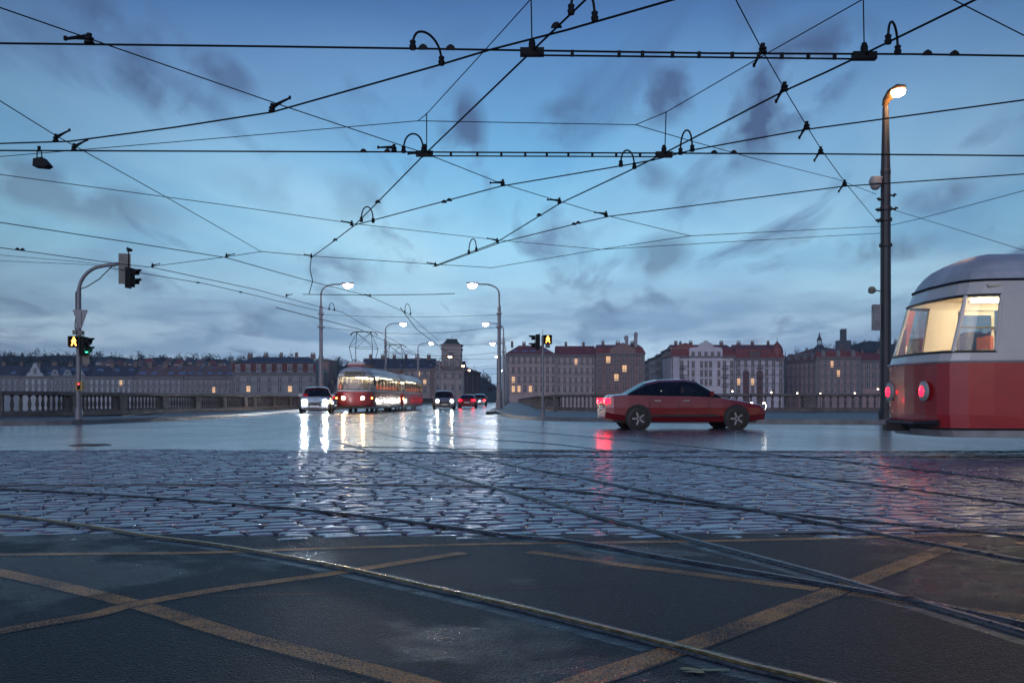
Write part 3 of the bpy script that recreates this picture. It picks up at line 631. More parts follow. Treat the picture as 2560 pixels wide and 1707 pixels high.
clamp(w8, 520, 592, (1,0), .9); clamp(w8, 850, 682, (-1,0), .9); loop(w8, 930, 718, 943, 722, 22)
w9 = wire('contact_wire', 'wire passing just behind the curved signal arm toward the bridge', [(-150,551),(0,569),(272,606),(348,614),(588,665),(731,704),(787,717),(832,744),(896,776),(960,815)], r=.013)
clamp(w9, 350, 614, (1,0), .9); nub(w9, [(40,573),(52,574)]); clamp(w9, 658, 682, (1,0), .9); loop(w9, 756, 711, 768, 713, 16)
w10 = wire('contact_wire', 'sagging wire from the signal arm to the nearest left bridge lamp', [(250,615),(322,627),(473,652),(588,679),(640,692),(732,714)], r=.013)
nub(w10, [(455,650),(553,672)])
wire('span_wire', 'thin wire from top left corner sloping down past the centre', [(-100,-18),(0,18),(150,70),(230,98),(640,240),(975,352),(1155,423),(1392,495),(1585,542)], 5.62, .0085)
wire('span_wire', 'thin wire dropping from the left edge toward the curved signal arm', [(-100,172),(0,232),(130,313),(185,343),(380,452),(600,578)], 5.62, .0085)
s3 = wire('span_wire', 'thin wire between the two vertical hangers, its left end at the hanging floodlight', [(-150,376),(0,360),(500,318),(960,278),(1460,287)], 6.2, .008)
wire('span_wire', 'thin wire from the fork right of centre up to the top edge', [(1460,287),(1530,258),(1750,130),(1980,0),(2080,-60)], 6.2, .008)
wire('span_wire', 'thin wire from the fork right of centre down to the lamp mast', [(1460,287,19.8),(1590,325,22),(1720,361,25.5),(1920,411,32),(2012,446,35)], 6.2, .009)
wire('span_wire', 'thin wire from the left central hanger up to the top centre', [(960,278),(980,262),(1110,120),(1218,0),(1270,-60)], 6.2, .008)
wire('hanger', 'long vertical hanger dropping to the upper wire at top centre', [(1218,-40,12.5),(1220,0,12.5),(1222,112,12.5)], r=.009, cat='wire hanger', group='vertical wire hangers')
wire('hanger', 'long vertical hanger dropping to the upper wire left of the lamp', [(1982,-40,12.5),(1983,0,12.5),(1985,117,12.5)], r=.009, cat='wire hanger', group='vertical wire hangers')
wire('hanger', 'short vertical hanger on the lower wire left of centre', [(980,260,17.7),(980,349,17.7)], r=.010, cat='wire hanger', group='vertical wire hangers')
wire('hanger', 'short vertical hanger on the lower wire right of centre', [(1530,256,17.7),(1527,350,17.7)], r=.010, cat='wire hanger', group='vertical wire hangers')
wire('span_wire', 'thin faint wire sloping from the left edge to the fork in the middle', [(-100,388),(0,401),(510,470),(815,514),(1150,552),(1380,573)], 5.62, .0085)
wire('span_wire', 'lower of two thin wires strained to the mast from the centre', [(1380,573,29.6),(1890,543,34),(2022,536,35)], r=.010)
wire('span_wire', 'upper of two thin wires strained to the mast from the centre', [(1130,615,33),(1380,573,30.5),(1585,542,27.5),(1900,526,34),(2022,520,35)], r=.010)
wire('span_wire', 'thin wire linking clamps just above the white bridge lamp', [(350,612),(520,590),(600,578),(715,588),(995,607),(1130,615)], 5.6, .011)
wire('span_wire', 'steep thin wire from the top edge down to the mast brackets', [(1660,-60),(1690,0),(1752,118),(1802,205),(1853,290),(1887,345),(1943,422),(2020,515,35)], 5.62, .0085)
wire('span_wire', 'thin guy wire falling right from the mast', [(2045,480,35),(2110,500,34),(2352,575,31),(2480,612,30)], r=.010)
wire('span_wire', 'thin guy wire rising right from the mast', [(2045,518,35),(2110,503,33),(2345,440,27),(2450,410,25)], r=.010)
wire('span_wire', 'thin wire across the top right corner of the sky', [(2130,-30),(2190,0),(2352,82),(2480,150)], 5.8, .0085)
wire('span_wire', 'lowest faint wire at the left edge reaching the signal arm', [(-100,578),(0,586),(180,601),(265,612)], 6.0, .009)
wire('span_wire', 'faint wire just above the signal arm at the left edge', [(-100,590),(0,599),(180,607),(265,612)], 6.1, .009)
wire('span_wire', 'thin cross wire left of the nearest right bridge lamp', [(695,676),(850,678),(1000,676),(1045,674)], 5.7, .018)
wire('span_wire', 'dropper wire hanging below the steep diagonal wire near the left lamp', [(715,592,30.8),(712,618,31),(718,645,31),(710,675,31)], r=.014)
# bridge catenary
def seg(name, label, pts, r, group='wires strung above the bridge'):
    o0 = pts[0]; b = MB(); b.tube([tuple(p[i]-o0[i] for i in range(3)) for p in pts], r, 5); return tag(b.build(name, m_wire, None, loc=o0), label, 'overhead wire', group)
for j, X in enumerate((-10.05, -6.3)):
    seg('contact_wire', 'contact wire over the %s tram track of the bridge' % ('left' if j == 0 else 'right'), [(X-(2.0 if j == 0 else -.6),48,5.55),(X,62,5.5),(X,120,5.5),(X,300,5.5)], .022)
for i, D in enumerate(Dl[:4]):
    for k, zz in enumerate((6.8, 7.8)):
        P = [(-15.6+14.55*f, D, zz-.55*math.sin(math.pi*f)*(1 if k == 0 else .35)) for f in [q/10 for q in range(11)]]
        seg('span_wire', '%s span wire strung between the %s pair of bridge lamps' % (('lower','upper')[k], ordn[i]), P, .016+.004*i)
# hanging floodlight
D0 = 12.0; FS = Matrix.Scale(.72, 4); fx, fy, fz = dp(95*K, 375*K, D0)
t = thing('hanging_floodlight', 'black floodlight hanging from a thin wire at the left edge of the sky', 'floodlight', (fx, fy, fz))
b = MB(); b.add([(-.10,-.1,.06),(.05,-.1,.09),(.17,-.1,-.05),(.10,-.1,-.09),(-.11,-.1,-.07),(-.10,.1,.06),(.05,.1,.09),(.17,.1,-.05),(.10,.1,-.09),(-.11,.1,-.07)], [(0,1,2,3,4),(9,8,7,6,5),(0,5,6,1),(1,6,7,2),(2,7,8,3),(3,8,9,4),(4,9,5,0)]); hh_ = b.build('housing', m_black, t); t.scale = (.72,.72,.72)
b = MB(); b.tube([(-.08,0,.05),(-.075,0,.2),(0,0,.22),(.015,0,.06)], .012, 6); b.tube([(-.04,0,.21),(-.04,0,.30)], .03, 8); b.build('bracket', m_black, t)
# ------------------------------------------------------------------ trams
def tram_model(label, loc, rz, panto=True, doors=False, tail=False, roofbox=True):
    """tram along local Y, nose at -7.2; near side is +X"""
    t = thing('tram', label, 'tram', loc, rz, 'red and cream trams')
    W2 = 1.24; HL = 7.1
    # plan outline, starting at nose centre, going round counter-clockwise
    def endpts(sgn):
        return [(0,-HL-.02),(.30,-HL),(.62,-HL+.03),(.86,-HL+.09),(1.02,-HL+.20),(1.13,-HL+.42),(1.19,-HL+.75),(1.22,-HL+1.1)]
    E = endpts(1)
    nwin = 8; ys = [-HL+1.1]; wins = []
    yy = -HL+1.30; step = (2*HL-2.6)/nwin
    ys = []
    for k in range(nwin): ys += [yy, yy+.09, yy+step-.09]
    side = [(W2, y) for y in [-HL+1.3] + sum([[ -HL+1.3+k*step+.07, -HL+1.3+(k+1)*step-.07] for k in range(nwin)], []) + [HL-1.3]]
    right = E + side + [(x, -y) for x, y in E[::-1]]
    left = [(-x, y) for x, y in right[::-1][1:-1]]
    out = right + left; n = len(out)
    #      z    side inset, end inset
    LV = [(.30,.03,.10),(.42,.0,.02),(.62,.0,.0),(1.36,.0,.0),(1.44,.0,.03),(1.52,.004,.06),(2.32,.05,.30),(2.44,.07,.36),(2.54,.10,.39),(2.66,.17,.45),(2.76,.28,.52),(2.84,.40,.60),(2.91,.55,.72),(2.97,.72,.86),(3.01,.88,1.0),(3.04,1.05,1.15),(3.05,1.2,1.3)]
    def pt(i, l):
        x, y = out[i]; z, si, ei = LV[l]
        fx_ = (W2-si)/W2; u = min(1, max(0, (abs(y)-(HL-1.3))/1.3)); ysg = 1 if y > 0 else -1
        return (x*fx_, y - ysg*ei*u, z)
    V = [pt(i, l) for l in range(len(LV)) for i in range(n)]
    low, cream, skirt, roof = MB(), MB(), MB(), MB(); glass = []
    isw = []
    for i in range(n):
        x0, y0 = out[i]; x1, y1 = out[(i+1) % n]; k = None
        if abs(x0) > 1.235 and abs(x1) > 1.235 and abs(y1-y0) > .5: k = 'side'
        elif abs(y0) > HL-.25 and abs(y1) > HL-.25 and abs(x0) < 1.03 and abs(x1) < 1.03: k = 'front' if y0 < 0 else 'rear'
        elif abs(x0) <= 1.2 and abs(x0) > 1.01 and abs(x1) > 1.01 and abs(x1) <= 1.2: k = 'corner'
        isw.append(k)
    fr = {'front': MB(), 'rear': MB()}
    for l in range(len(LV)-1):
        for i in range(n):
            j = (i+1) % n; q = [V[l*n+i], V[l*n+j], V[(l+1)*n+j], V[(l+1)*n+i]]
            if l < 1: skirt.add(q, [(0,1,2,3)])
            elif l < 3: low.add(q, [(0,1,2,3)])
            elif l == 5 and isw[i]:
                if isw[i] in fr: fr[isw[i]].add(q, [(0,1,2,3)])
                else: g = MB(); g.add(q, [(0,1,2,3)]); glass.append((g, isw[i], q))
            elif l < 8: cream.add(q, [(0,1,2,3)])
            else: roof.add(q, [(0,1,2,3)])
    roof.add([V[(len(LV)-1)*n+i] for i in range(n)], [tuple(range(n))])
    body = low.build('lower_body', m_red, t, smooth=True)
    cream.build('upper_body', m_cream, t, smooth=True); skirt.build('skirt', m_silver, t, smooth=True); roof.build('roof', m_roofg, t, smooth=True)
    b = MB()                                         # rounded corner panel of skirt and window surrounds
    for g, k, q in glass:
        w = g.build('window', m_glass, t)
        if k == 'side':
            c = (Vector(q[0])+Vector(q[2]))/2; sgn = 1 if c.x > 0 else -1; y0, y1 = sorted((q[0][1], q[1][1]))
            f = MB(); x = sgn*(W2-.012)
            f.box(x-.03,x+.02,y0,y0+.03,1.52,2.30); f.box(x-.03,x+.02,y1-.03,y1,1.52,2.30); f.box(x-.03,x+.02,y0,y1,1.50,1.54); f.box(x-.06*1-.01,x-.01,y0,y1,2.02,2.05)
            f.build('frame', m_rubber, w)
    for k in fr:
        w = fr[k].build('windscreen' if k == 'front' else 'rear_window', m_glass, t); 
        if k == 'front':
            f = MB(); f.tube([(-.25,-HL+.02,1.48),(-.55,-HL+.12,1.95)], .014, 5); f.tube([(.25,-HL+.02,1.48),(.62,-HL+.14,1.92)], .014, 5); f.build('wiper', m_rubber, w)
    for nm_, lv, r_, dz in (('rain_gutter', 8, .018, .0), ('belt_moulding', 3, .016, .02), ('skirt_moulding', 1, .014, .0)):
        P_ = [Vector(V[lv*n+i]) for i in range(n)]; P_ = [Vector((p.x*1.004, p.y*1.002, p.z+dz)) for p in P_] ; P_.append(P_[0].copy()); g_ = MB(); g_.tube(P_, r_, 5); g_.build(nm_, m_silver if lv == 3 else m_rubber, t)
    sm_ = MB()
    for k in range(nwin+1):
        y = -HL+1.3+k*step
        for sg in (-1,1):
            if k % 2 == 0: sm_.box(sg*(W2+.001)-.004, sg*(W2+.001)+.004, y-.006, y+.006, .45, 1.35)
    for sg in (-1,1):
        for yc in (-3.2,3.2): sm_.box(sg*(W2+.001)-.004, sg*(W2+.001)+.004, yc-.9, yc+.9, .72, .73)
    sm_.build('panel_seams', m_under, t)
    for end in (-1,1):                              # rubber surrounds of the end windows
        for l_ in (5,6):
            P_ = [Vector(V[l_*n+i]) for i in range(n) if (V[l_*n+i][1]*end > HL-.95)]; P_.sort(key=lambda p: p.x); g_ = MB(); g_.tube(P_, .022, 5); g_.build('window_rubber', m_rubber, t)
        for sg in (-1,1):
            for q_ in (4,6):
                i_ = q_ if (end < 0) else None
                A_ = (out[q_][0]*sg, out[q_][1]*(1 if end < 0 else -1)); i_ = min(range(n), key=lambda i: (out[i][0]-A_[0])**2+(out[i][1]-A_[1])**2)
                g_ = MB(); g_.tube([V[5*n+i_], V[6*n+i_]], .03, 6); g_.build('window_pillar', m_cream, t)
    g_ = MB(); g_.tube([(-.9,HL-.1,.50),(-.5,HL+.06,.48),(.5,HL+.06,.48),(.9,HL-.1,.50)], .05, 6); g_.box(-.07,.07,HL-.3,HL+.32,.36,.46); g_.build('coupling', m_under, t)
    # interior
    b = MB(); b.box(-1.15,1.15,-HL+1.0,HL-.6,.85,.90); b.box(-1.12,1.12,-HL+.9,HL-.7,2.44,2.47); b.box(-1.05,1.05,-HL+1.55,-HL+1.58,.9,1.9)
    for sgn in (-1,1): b.box(sgn*1.16-.01, sgn*1.16+.01, -HL+1.2, HL-1.0, .9, 1.5)
    b.build('interior', m_inner, t)
    b = MB()
    for k in range(9):
        y = -HL+2.2+k*1.25
        for x in (-.75,.75): b.box(x-.22,x+.22,y,y+.42,1.28,1.33); b.box(x-.22,x+.22,y+.38,y+.43,1.33,1.85)
    b.build('seats', m_seat, t)
    b = MB()
    for y in (-4,-2,0,2,4):
        for x in (-.45,.45): b.tube([(x,y,.9),(x,y,2.42)], .017, 6)
    b.tube([(-.45,-5,2.1),(-.45,5,2.1)], .015, 6); b.tube([(.45,-5,2.1),(.45,5,2.1)], .015, 6); b.build('grab_poles', m_steel, t)
    b = MB(); 
    for x in (-.55,.55): b.box(x-.07,x+.07,-HL+1.9,HL-1.3,2.39,2.43)
    b.build('ceiling_light', m_tube, t)
    # front details
    b = MB(); b.box(-.62,.62,-HL+.16,-HL+.34,2.40,2.68); b.build('destination_sign', mat('sign_box_frame', (.25,.24,.22), .4), t)
    b = MB(); b.box(-.56,.56,-HL+.145,-HL+.158,2.44,2.64); b.build('sign_glass', mat('sign_glass_dark', (.055,.05,.02), .2), t)
    b = MB(); b.tube([(-1.0,-HL+.16,.45),(-.6,-HL-.05,.44),(0,-HL-.09,.44),(.6,-HL-.05,.44),(1.0,-HL+.16,.45)], .055, 6); b.build('bumper', m_under, t)
    for sgn in (-1,1):
        for end in ((-1,1) if not tail else (-1,1)):
            y = end*(HL+.0)
            glow = m_head if end < 0 else m_tail
            x = sgn*.62
            b = MB(); b.lathe([(.15,0),(.15,.03),(.115,.045)], 16, 0, Matrix.Translation((x, y-end*.02, .96)) @ Matrix.Rotation(R(90)*(1 if end < 0 else -1),4,'X')); hl = b.build('headlight' if end < 0 else 'tail_light', m_silver, t, smooth=True)
            b = MB(); r_ = .105 if end < 0 else .075; b.lathe([(r_,.03),(r_*.9,.055),(r_*.3,.07)], 14, 0, Matrix.Translation((x, y-end*.02, .96)) @ Matrix.Rotation(R(90)*(1 if end < 0 else -1),4,'X')); b.build('lens', glow, hl, smooth=True)
        b = MB(); b.lathe([(.055,0),(.05,.03),(.02,.045)], 10, 0, Matrix.Translation((sgn*1.135, -HL+.40, .96)) @ Matrix.Rotation(R(78)*sgn,4,'Z') @ Matrix.Rotation(R(90),4,'X')); b.build('indicator', m_amber, t, smooth=True)
        b = MB(); b.tube([(sgn*1.15,-HL+.5,2.3),(sgn*1.34,-HL+.25,2.3),(sgn*1.36,-HL+.2,2.1)], .014, 5); b.box(sgn*1.36-.07,sgn*1.36+.07,-HL+.16,-HL+.2,1.75,2.12); b.build('mirror', m_rubber, t)
    if doors:                                        # folding doors on the +X side
        for yc in (HL-1.3-step*.5, 0., -HL+1.3+step*.5):
            b = MB(); x = W2+.004
            for q in (-.36,.36):
                b.box(x-.01,x+.012,yc+q-.33,yc+q-.28,.44,2.3); b.box(x-.01,x+.012,yc+q+.28,yc+q+.33,.44,2.3); b.box(x-.01,x+.012,yc+q-.33,yc+q+.33,.44,.52); b.box(x-.01,x+.012,yc+q-.33,yc+q+.33,1.33,1.42); b.box(x-.012,x+.012,yc+q-.33,yc+q+.33,2.24,2.32)
            d = b.build('door', m_cream, t)
            b = MB(); b.box(x-.006,x+.004,yc-.68,yc+.68,.5,1.36); b.build('door_glass', mat('door_glass', (.05,.04,.04), .1), d)
    # roof kit
    if roofbox:
        b = MB(); b.box(-.55,.55,-HL+1.0,-HL+1.9,3.02,3.13); b.build('roof_box_base', m_red, t)
        b = MB(); b.box(-.5,.5,-HL+1.05,-HL+1.85,3.13,3.24)
        for k in range(4): b.box(-.52,.52,-HL+1.1+k*.2,-HL+1.22+k*.2,3.24,3.30)
        b.build('roof_vent', m_cream, t)
    if panto:
        y = -HL+3.9; b = MB(); b.box(-.6,.6,y-.75,y-.65,3.08,3.2); b.box(-.6,.6,y+.65,y+.75,3.08,3.2); b.box(-.55,-.47,y-.8,y+.8,3.2,3.26); b.box(.47,.55,y-.8,y+.8,3.2,3.26)
        pn = b.build('pantograph', mat('pantograph_frame', (.14,.06,.04), .5), t)
        b = MB()
        for s1 in (-1,1):
            for e in (-1,1):
                b.tube([(s1*.62,y+e*.5,3.22),(s1*.78,y+e*1.15,4.35)], .022, 6); b.tube([(s1*.78,y+e*1.15,4.35),(s1*.48,y,5.38)], .018, 6)
        for e in (-1,1): b.tube([(-.78,y+e*1.15,4.35),(.78,y+e*1.15,4.35)], .014, 6); b.tube([(-.78,y+e*1.15,4.35),(.48,y,5.38)], .012, 5); b.tube([(.78,y+e*1.15,4.35),(-.48,y,5.38)], .012, 5)
        b.build('linkage', m_under, pn)
        b = MB()
        for e in (-.12,.12): b.tube([(-.92,y+e,5.22),(-.78,y+e,5.38),(-.6,y+e,5.44),(0,y+e,5.46),(.6,y+e,5.44),(.78,y+e,5.38),(.92,y+e,5.22)], .022, 6)
        b.box(-.5,-.44,y-.14,y+.14,5.36,5.42); b.box(.44,.5,y-.14,y+.14,5.36,5.42); b.build('collector', m_under, pn)
    b = MB(); b.box(-.95,.95,-HL+.9,HL-.9,.34,.6); b.build('underframe', m_under, t)
    for yb in (-3.2,3.2):
        b = MB()
        for yw in (-.95,.95):
            for x in (-.72,.72): b.tube([(x-.06,yb+yw,.35),(x+.06,yb+yw,.35)], .35, 18)
            b.tube([(-.72,yb+yw,.35),(.72,yb+yw,.35)], .06, 8)
        for x in (-.95,.95): b.box(x-.06,x+.06,yb-1.3,yb+1.3,.25,.45)
        b.build('bogie', m_under, t)
    return t
rzt = -math.atan(.0186)
tram_model('front tram of the coupled pair on the bridge, amber headlights lit and destination sign above', (-9.98, 66.9, .0), rzt)
tram_model('rear tram coupled behind the headlit tram on the bridge', (-9.98+14.9*.0186, 66.9+14.95, 0), rzt, roofbox=False)
tram_model('red and cream tram close at the right edge, lit inside, with red tail lamps', (((2262-1280)/FPX*14.4)+7.12, 14.42, 0), R(90), panto=True, doors=True, roofbox=True)
# ------------------------------------------------------------------ cars
m_soft = mat('dipped_headlamp_lens', (1,1,1), .1, emit=(1,.93,.8), es=25)
def car_model(label, loc, rz, paint, kind='saloon', front_on=m_xenon, rear_on=True, grp='cars on the crossing and bridge'):
    """car along local Y, nose at -Y"""
    t = thing('car', label, 'car', loc, rz, grp)
    h = {'saloon': 1.42, 'suv': 1.66, 'hatch': 1.5}[kind]; Ln = {'saloon': 4.6, 'suv': 4.7, 'hatch': 4.1}[kind]; w = {'saloon': .9, 'suv': .95, 'hatch': .87}[kind]
    hb = .93 if kind != 'suv' else 1.05; a = -Ln/2
    if kind == 'saloon': S_ = [(0,.42,.60,0,.84),(.04,.40,.68,0,.92),(.12,.38,.76,0,.97),(.22,.36,.84,0,1),(.28,.36,hb-.04,0,1),(.42,.36,hb,h-.05,1),(.50,.36,hb+.01,h,1),(.66,.36,hb+.02,h-.02,1),(.74,.36,hb+.03,h-.10,1),(.86,.38,hb+.04,0,.98),(.95,.42,hb+.01,0,.94),(1,.48,.72,0,.88)]
    else: S_ = [(0,.42,.66,0,.84),(.04,.40,.78,0,.92),(.12,.38,.88,0,.97),(.20,.36,.95*hb,0,1),(.26,.36,hb-.03,0,1),(.38,.36,hb,h-.06,1),(.50,.36,hb+.01,h,1),(.70,.36,hb+.03,h-.01,1),(.86,.38,hb+.05,h-.07,.99),(.93,.40,hb+.06,h-.16,.97),(.98,.42,hb+.02,0,.94),(1,.48,.80,0,.90)]
    bdy, gl = MB(), MB(); rows = []
    for f, zb, zh, zr, ws in S_:
        y = a+f*Ln; W_ = w*ws; cab = zr > 0; wt = .70*w if cab else W_*.86; zt = zr if cab else zh+.02
        rows.append([(W_*.88,y,zb-.14),(W_*.99,y,zb+.02),(W_,y,.62 if zh > .66 else zh-.08),(W_*.955,y,zh),(wt+(.03 if cab else 0),y,zt-(.06 if cab else 0)),(wt*.8,y,zt+(.0 if cab else .012)),(0,y,zt+.03)])
    m_ = 7
    for i in range(len(rows)-1):
        A, B_ = rows[i], rows[i+1]; ca, cb = S_[i][3] > 0, S_[i+1][3] > 0
        for k in range(m_-1):
            tgt = bdy
            if (ca or cb) and k == 3: tgt = gl
            if (ca != cb) and k >= 4: tgt = gl
            for sg in (1,-1):
                q = [(A[k][0]*sg,A[k][1],A[k][2]),(B_[k][0]*sg,B_[k][1],B_[k][2]),(B_[k+1][0]*sg,B_[k+1][1],B_[k+1][2]),(A[k+1][0]*sg,A[k+1][1],A[k+1][2])]
                if sg < 0: q = q[::-1]
                tgt.add(q, [(0,1,2,3)])
    for rw in (rows[0], rows[-1]):
        pl = [(x,y,z) for x,y,z in rw] + [(-x,y,z) for x,y,z in rw[::-1][1:]]; bdy.add(pl, [tuple(range(len(pl)))])
    bd = bdy.build('body', paint, t, smooth=True); gl.build('glasshouse', m_cglass, t, smooth=True)
    b = MB(); b.box(-w*.8,w*.8,a+.25,-a-.25,.2,.45); b.box(-w*.72,w*.72,a+Ln*.36,-a-Ln*.2,.5,hb-.02)
    for x in (-.36,.36): b.box(x-.22,x+.22,a+Ln*.52,a+Ln*.55,hb-.1,hb+.33)
    b.build('underbody', m_under, t)
    rw_ = .34 if kind == 'suv' else .31
    for yy in (a+Ln*.19, a+Ln*.80):
        for sg in (-1,1):
            x = sg*(w-.08); b = MB(); b.lathe([(rw_-.06,-.1),(rw_,-.09),(rw_+.0,.09),(rw_-.06,.1)], 20, 0, Matrix.Translation((x,yy,rw_)) @ Matrix.Rotation(R(90),4,'Y')); wh = b.build('wheel', m_rubber, t)
            b = MB(); b.lathe([(rw_*.66,0),(rw_*.62,.02),(rw_*.2,.008)], 16, 0, Matrix.Translation((x+sg*.1,yy,rw_)) @ Matrix.Rotation(R(90)*sg,4,'Y')); [b.box(-.022,.022,.03,rw_*.6,.01,.03,1, Matrix.Translation((x+sg*.1,yy,rw_)) @ Matrix.Rotation(R(90)*sg,4,'Y') @ Matrix.Rotation(q*math.pi*.4,4,'Z')) for q in range(5)]; b.build('rim', [m_under, m_silver], wh)
            b = MB(); b.lathe([(rw_+.07,0),(rw_+.065,.006)], 20, 0, Matrix.Translation((sg*(w-.003),yy,rw_+.02)) @ Matrix.Rotation(R(90)*sg,4,'Y')); b.build('wheel_arch', m_under, t)
    sm_ = MB()
    for sg in (-1,1):
        for f_ in (.36,.55,.73): sm_.box(sg*(w+.0)-.004, sg*(w+.0)+.003, a+f_*Ln-.006, a+f_*Ln+.006, .42, .78)
        sm_.box(sg*w-.004, sg*w+.006, a+.30*Ln, a+.72*Ln, .36, .42)
    sm_.build('door_seams', m_under, t)
    for sg in (-1,1):
        for f_ in (.50,.68): hb_ = MB(); hb_.box(sg*(w*.97)-.02, sg*(w*.97)+.03, a+f_*Ln-.09, a+f_*Ln+.09, hb-.13, hb-.10); hb_.build('door_handle', m_silver, t)
    zh_ = .66 if kind != 'suv' else .76
    for sg in (-1,1):
        b = MB(); b.box(sg*w*.66-.17,sg*w*.66+.17,a-.01,a+.18,zh_-.085,zh_+.07); hl = b.build('headlight', mat('lamp_casing', (.2,.2,.22), .2), t)
        b = MB(); b.lathe([(.115,0),(.10,.03),(.01,.05)], 12, 0, Matrix.Translation((sg*w*.66,a-.012,zh_)) @ Matrix.Rotation(R(90),4,'X')); b.build('lens', front_on, hl)
        b = MB(); b.box(sg*w*.74-.14,sg*w*.74+.14,-a-.12,-a+.012,.74,.88) ; b.build('tail_light', m_tail if rear_on else mat('tail_off', (.2,.01,.01), .2), t)
        b = MB(); b.box(sg*(w+.06)-.09,sg*(w+.06)+.09,a+Ln*.34,a+Ln*.34+.09,hb+.02,hb+.15); b.build('wing_mirror', paint, t)
    b = MB(); b.box(-w*.42,w*.42,a-.008,a+.05,.46,.70); b.box(-w*.75,w*.75,a-.012,a+.05,.30,.38); b.build('grille', m_under, t)
    b = MB(); b.box(-.26,.26,a-.018,a-.010,.40,.50); b.box(-.26,.26,-a+.002,-a+.012,.55,.65); b.build('number_plate', mat('plate_white', (.6,.6,.6), .4), t)
    return t
p_white = mat('car_paint_silver', (.46,.48,.52), .25, .3, coat=.5); p_dark = mat('car_paint_dark', (.03,.03,.04), .25, .2, coat=.6)
p_red = mat('car_paint_red', (.20,.010,.016), .25, .1, coat=.6); p_grey = mat('car_paint_grey', (.13,.13,.15), .3, .3, coat=.5)
G = 'cars on the crossing and bridge'
car_model('silver crossover car with blazing white headlights left of the coupled trams', (-12.35, 59.6, 0), R(8), p_white, 'suv')
car_model('dark car half hidden between the silver crossover and the tram', (-12.9, 71.5, 0), R(2), p_dark, 'saloon')
car_model('grey car with lit headlights just right of the rear tram', (-6.1, 84, 0), R(6), p_grey, 'suv', mat('mid_headlamp_lens', (1,1,1), .1, emit=(1,.95,.85), es=140))
car_model('red car driving away on the bridge with red tail lamps', (-4.6, 98, 0), R(180), p_red, 'saloon')
car_model('dark estate car farther along the bridge with red tail lamps', (-4.4, 128, 0), R(180), p_dark, 'suv')
car_model('dark red saloon seen side on, crossing right of centre with its lamps lit', (4.9, 27.5, 0), R(90)+R(3), p_red, 'saloon', m_soft)
# ------------------------------------------------------------------ far buildings
def wmat(c, nm): return mat('wall_'+nm, c, .8, var=.22, vs=.25, bump=.1, bs=2)
m_win = mat('window_glass_dark', (.03,.04,.055), .12); m_winl = mat('window_lit', (.5,.3,.1), .3, emit=(1,.58,.30), es=.75)
m_frame = mat('window_frame_white', (.42,.42,.45), .5); m_sky = mat('skylight_glass', (.30,.36,.45), .08, metal=.6)
m_slate = mat('roof_slate', (.075,.078,.10), .55, var=.3, vs=.4, bump=.2, bs=4); m_tile = mat('roof_tile_red', (.26,.075,.07), .6, var=.35, vs=.4, bump=.2, bs=4)
m_brown = mat('roof_tile_brown', (.19,.13,.125), .6, var=.3, vs=.4)
WM = {}
def window_mesh(w, h, lit, arched=False):
    k = (round(w,2), round(h,2), lit, arched)
    if k not in WM:
        b = MB(); b.box(-w/2,w/2,-.06,.02,0,h,0)
        for x in (-w/2, -.045, w/2-.09): b.box(x,x+.09,-.12,-.061,0,h,1)
        for z in (0,h*.62,h-.09): b.box(-w/2,w/2,-.13,-.062,z,z+.09,1)
        b.box(-w/2-.18,w/2+.18,-.25,.01,-.16,-.03,2)
        if arched: b.prism([(-w/2-.2,h+.1),(w/2+.2,h+.1),(w/2+.05,h+.38),(0,h+.55),(-w/2-.05,h+.38)], -.22, .01, 2)
        else: b.box(-w/2-.15,w/2+.15,-.2,.01,h+.08,h+.26,2)
        WM[k] = b
    return WM[k]
WC = {}
def put_window(t, trim, x, y, z, w, h, lit=False, arched=False):
    k = (round(w,2), round(h,2), lit, arched, trim.name)
    if k not in WC:
        o = window_mesh(w,h,lit,arched).build('window', [m_winl if lit else m_win, m_frame, trim], t); WC[k] = o.data
    else:
        o = bpy.data.objects.new('window', WC[k]); COL.objects.link(o); o.parent = t
    o.location = (x, y, z); return o
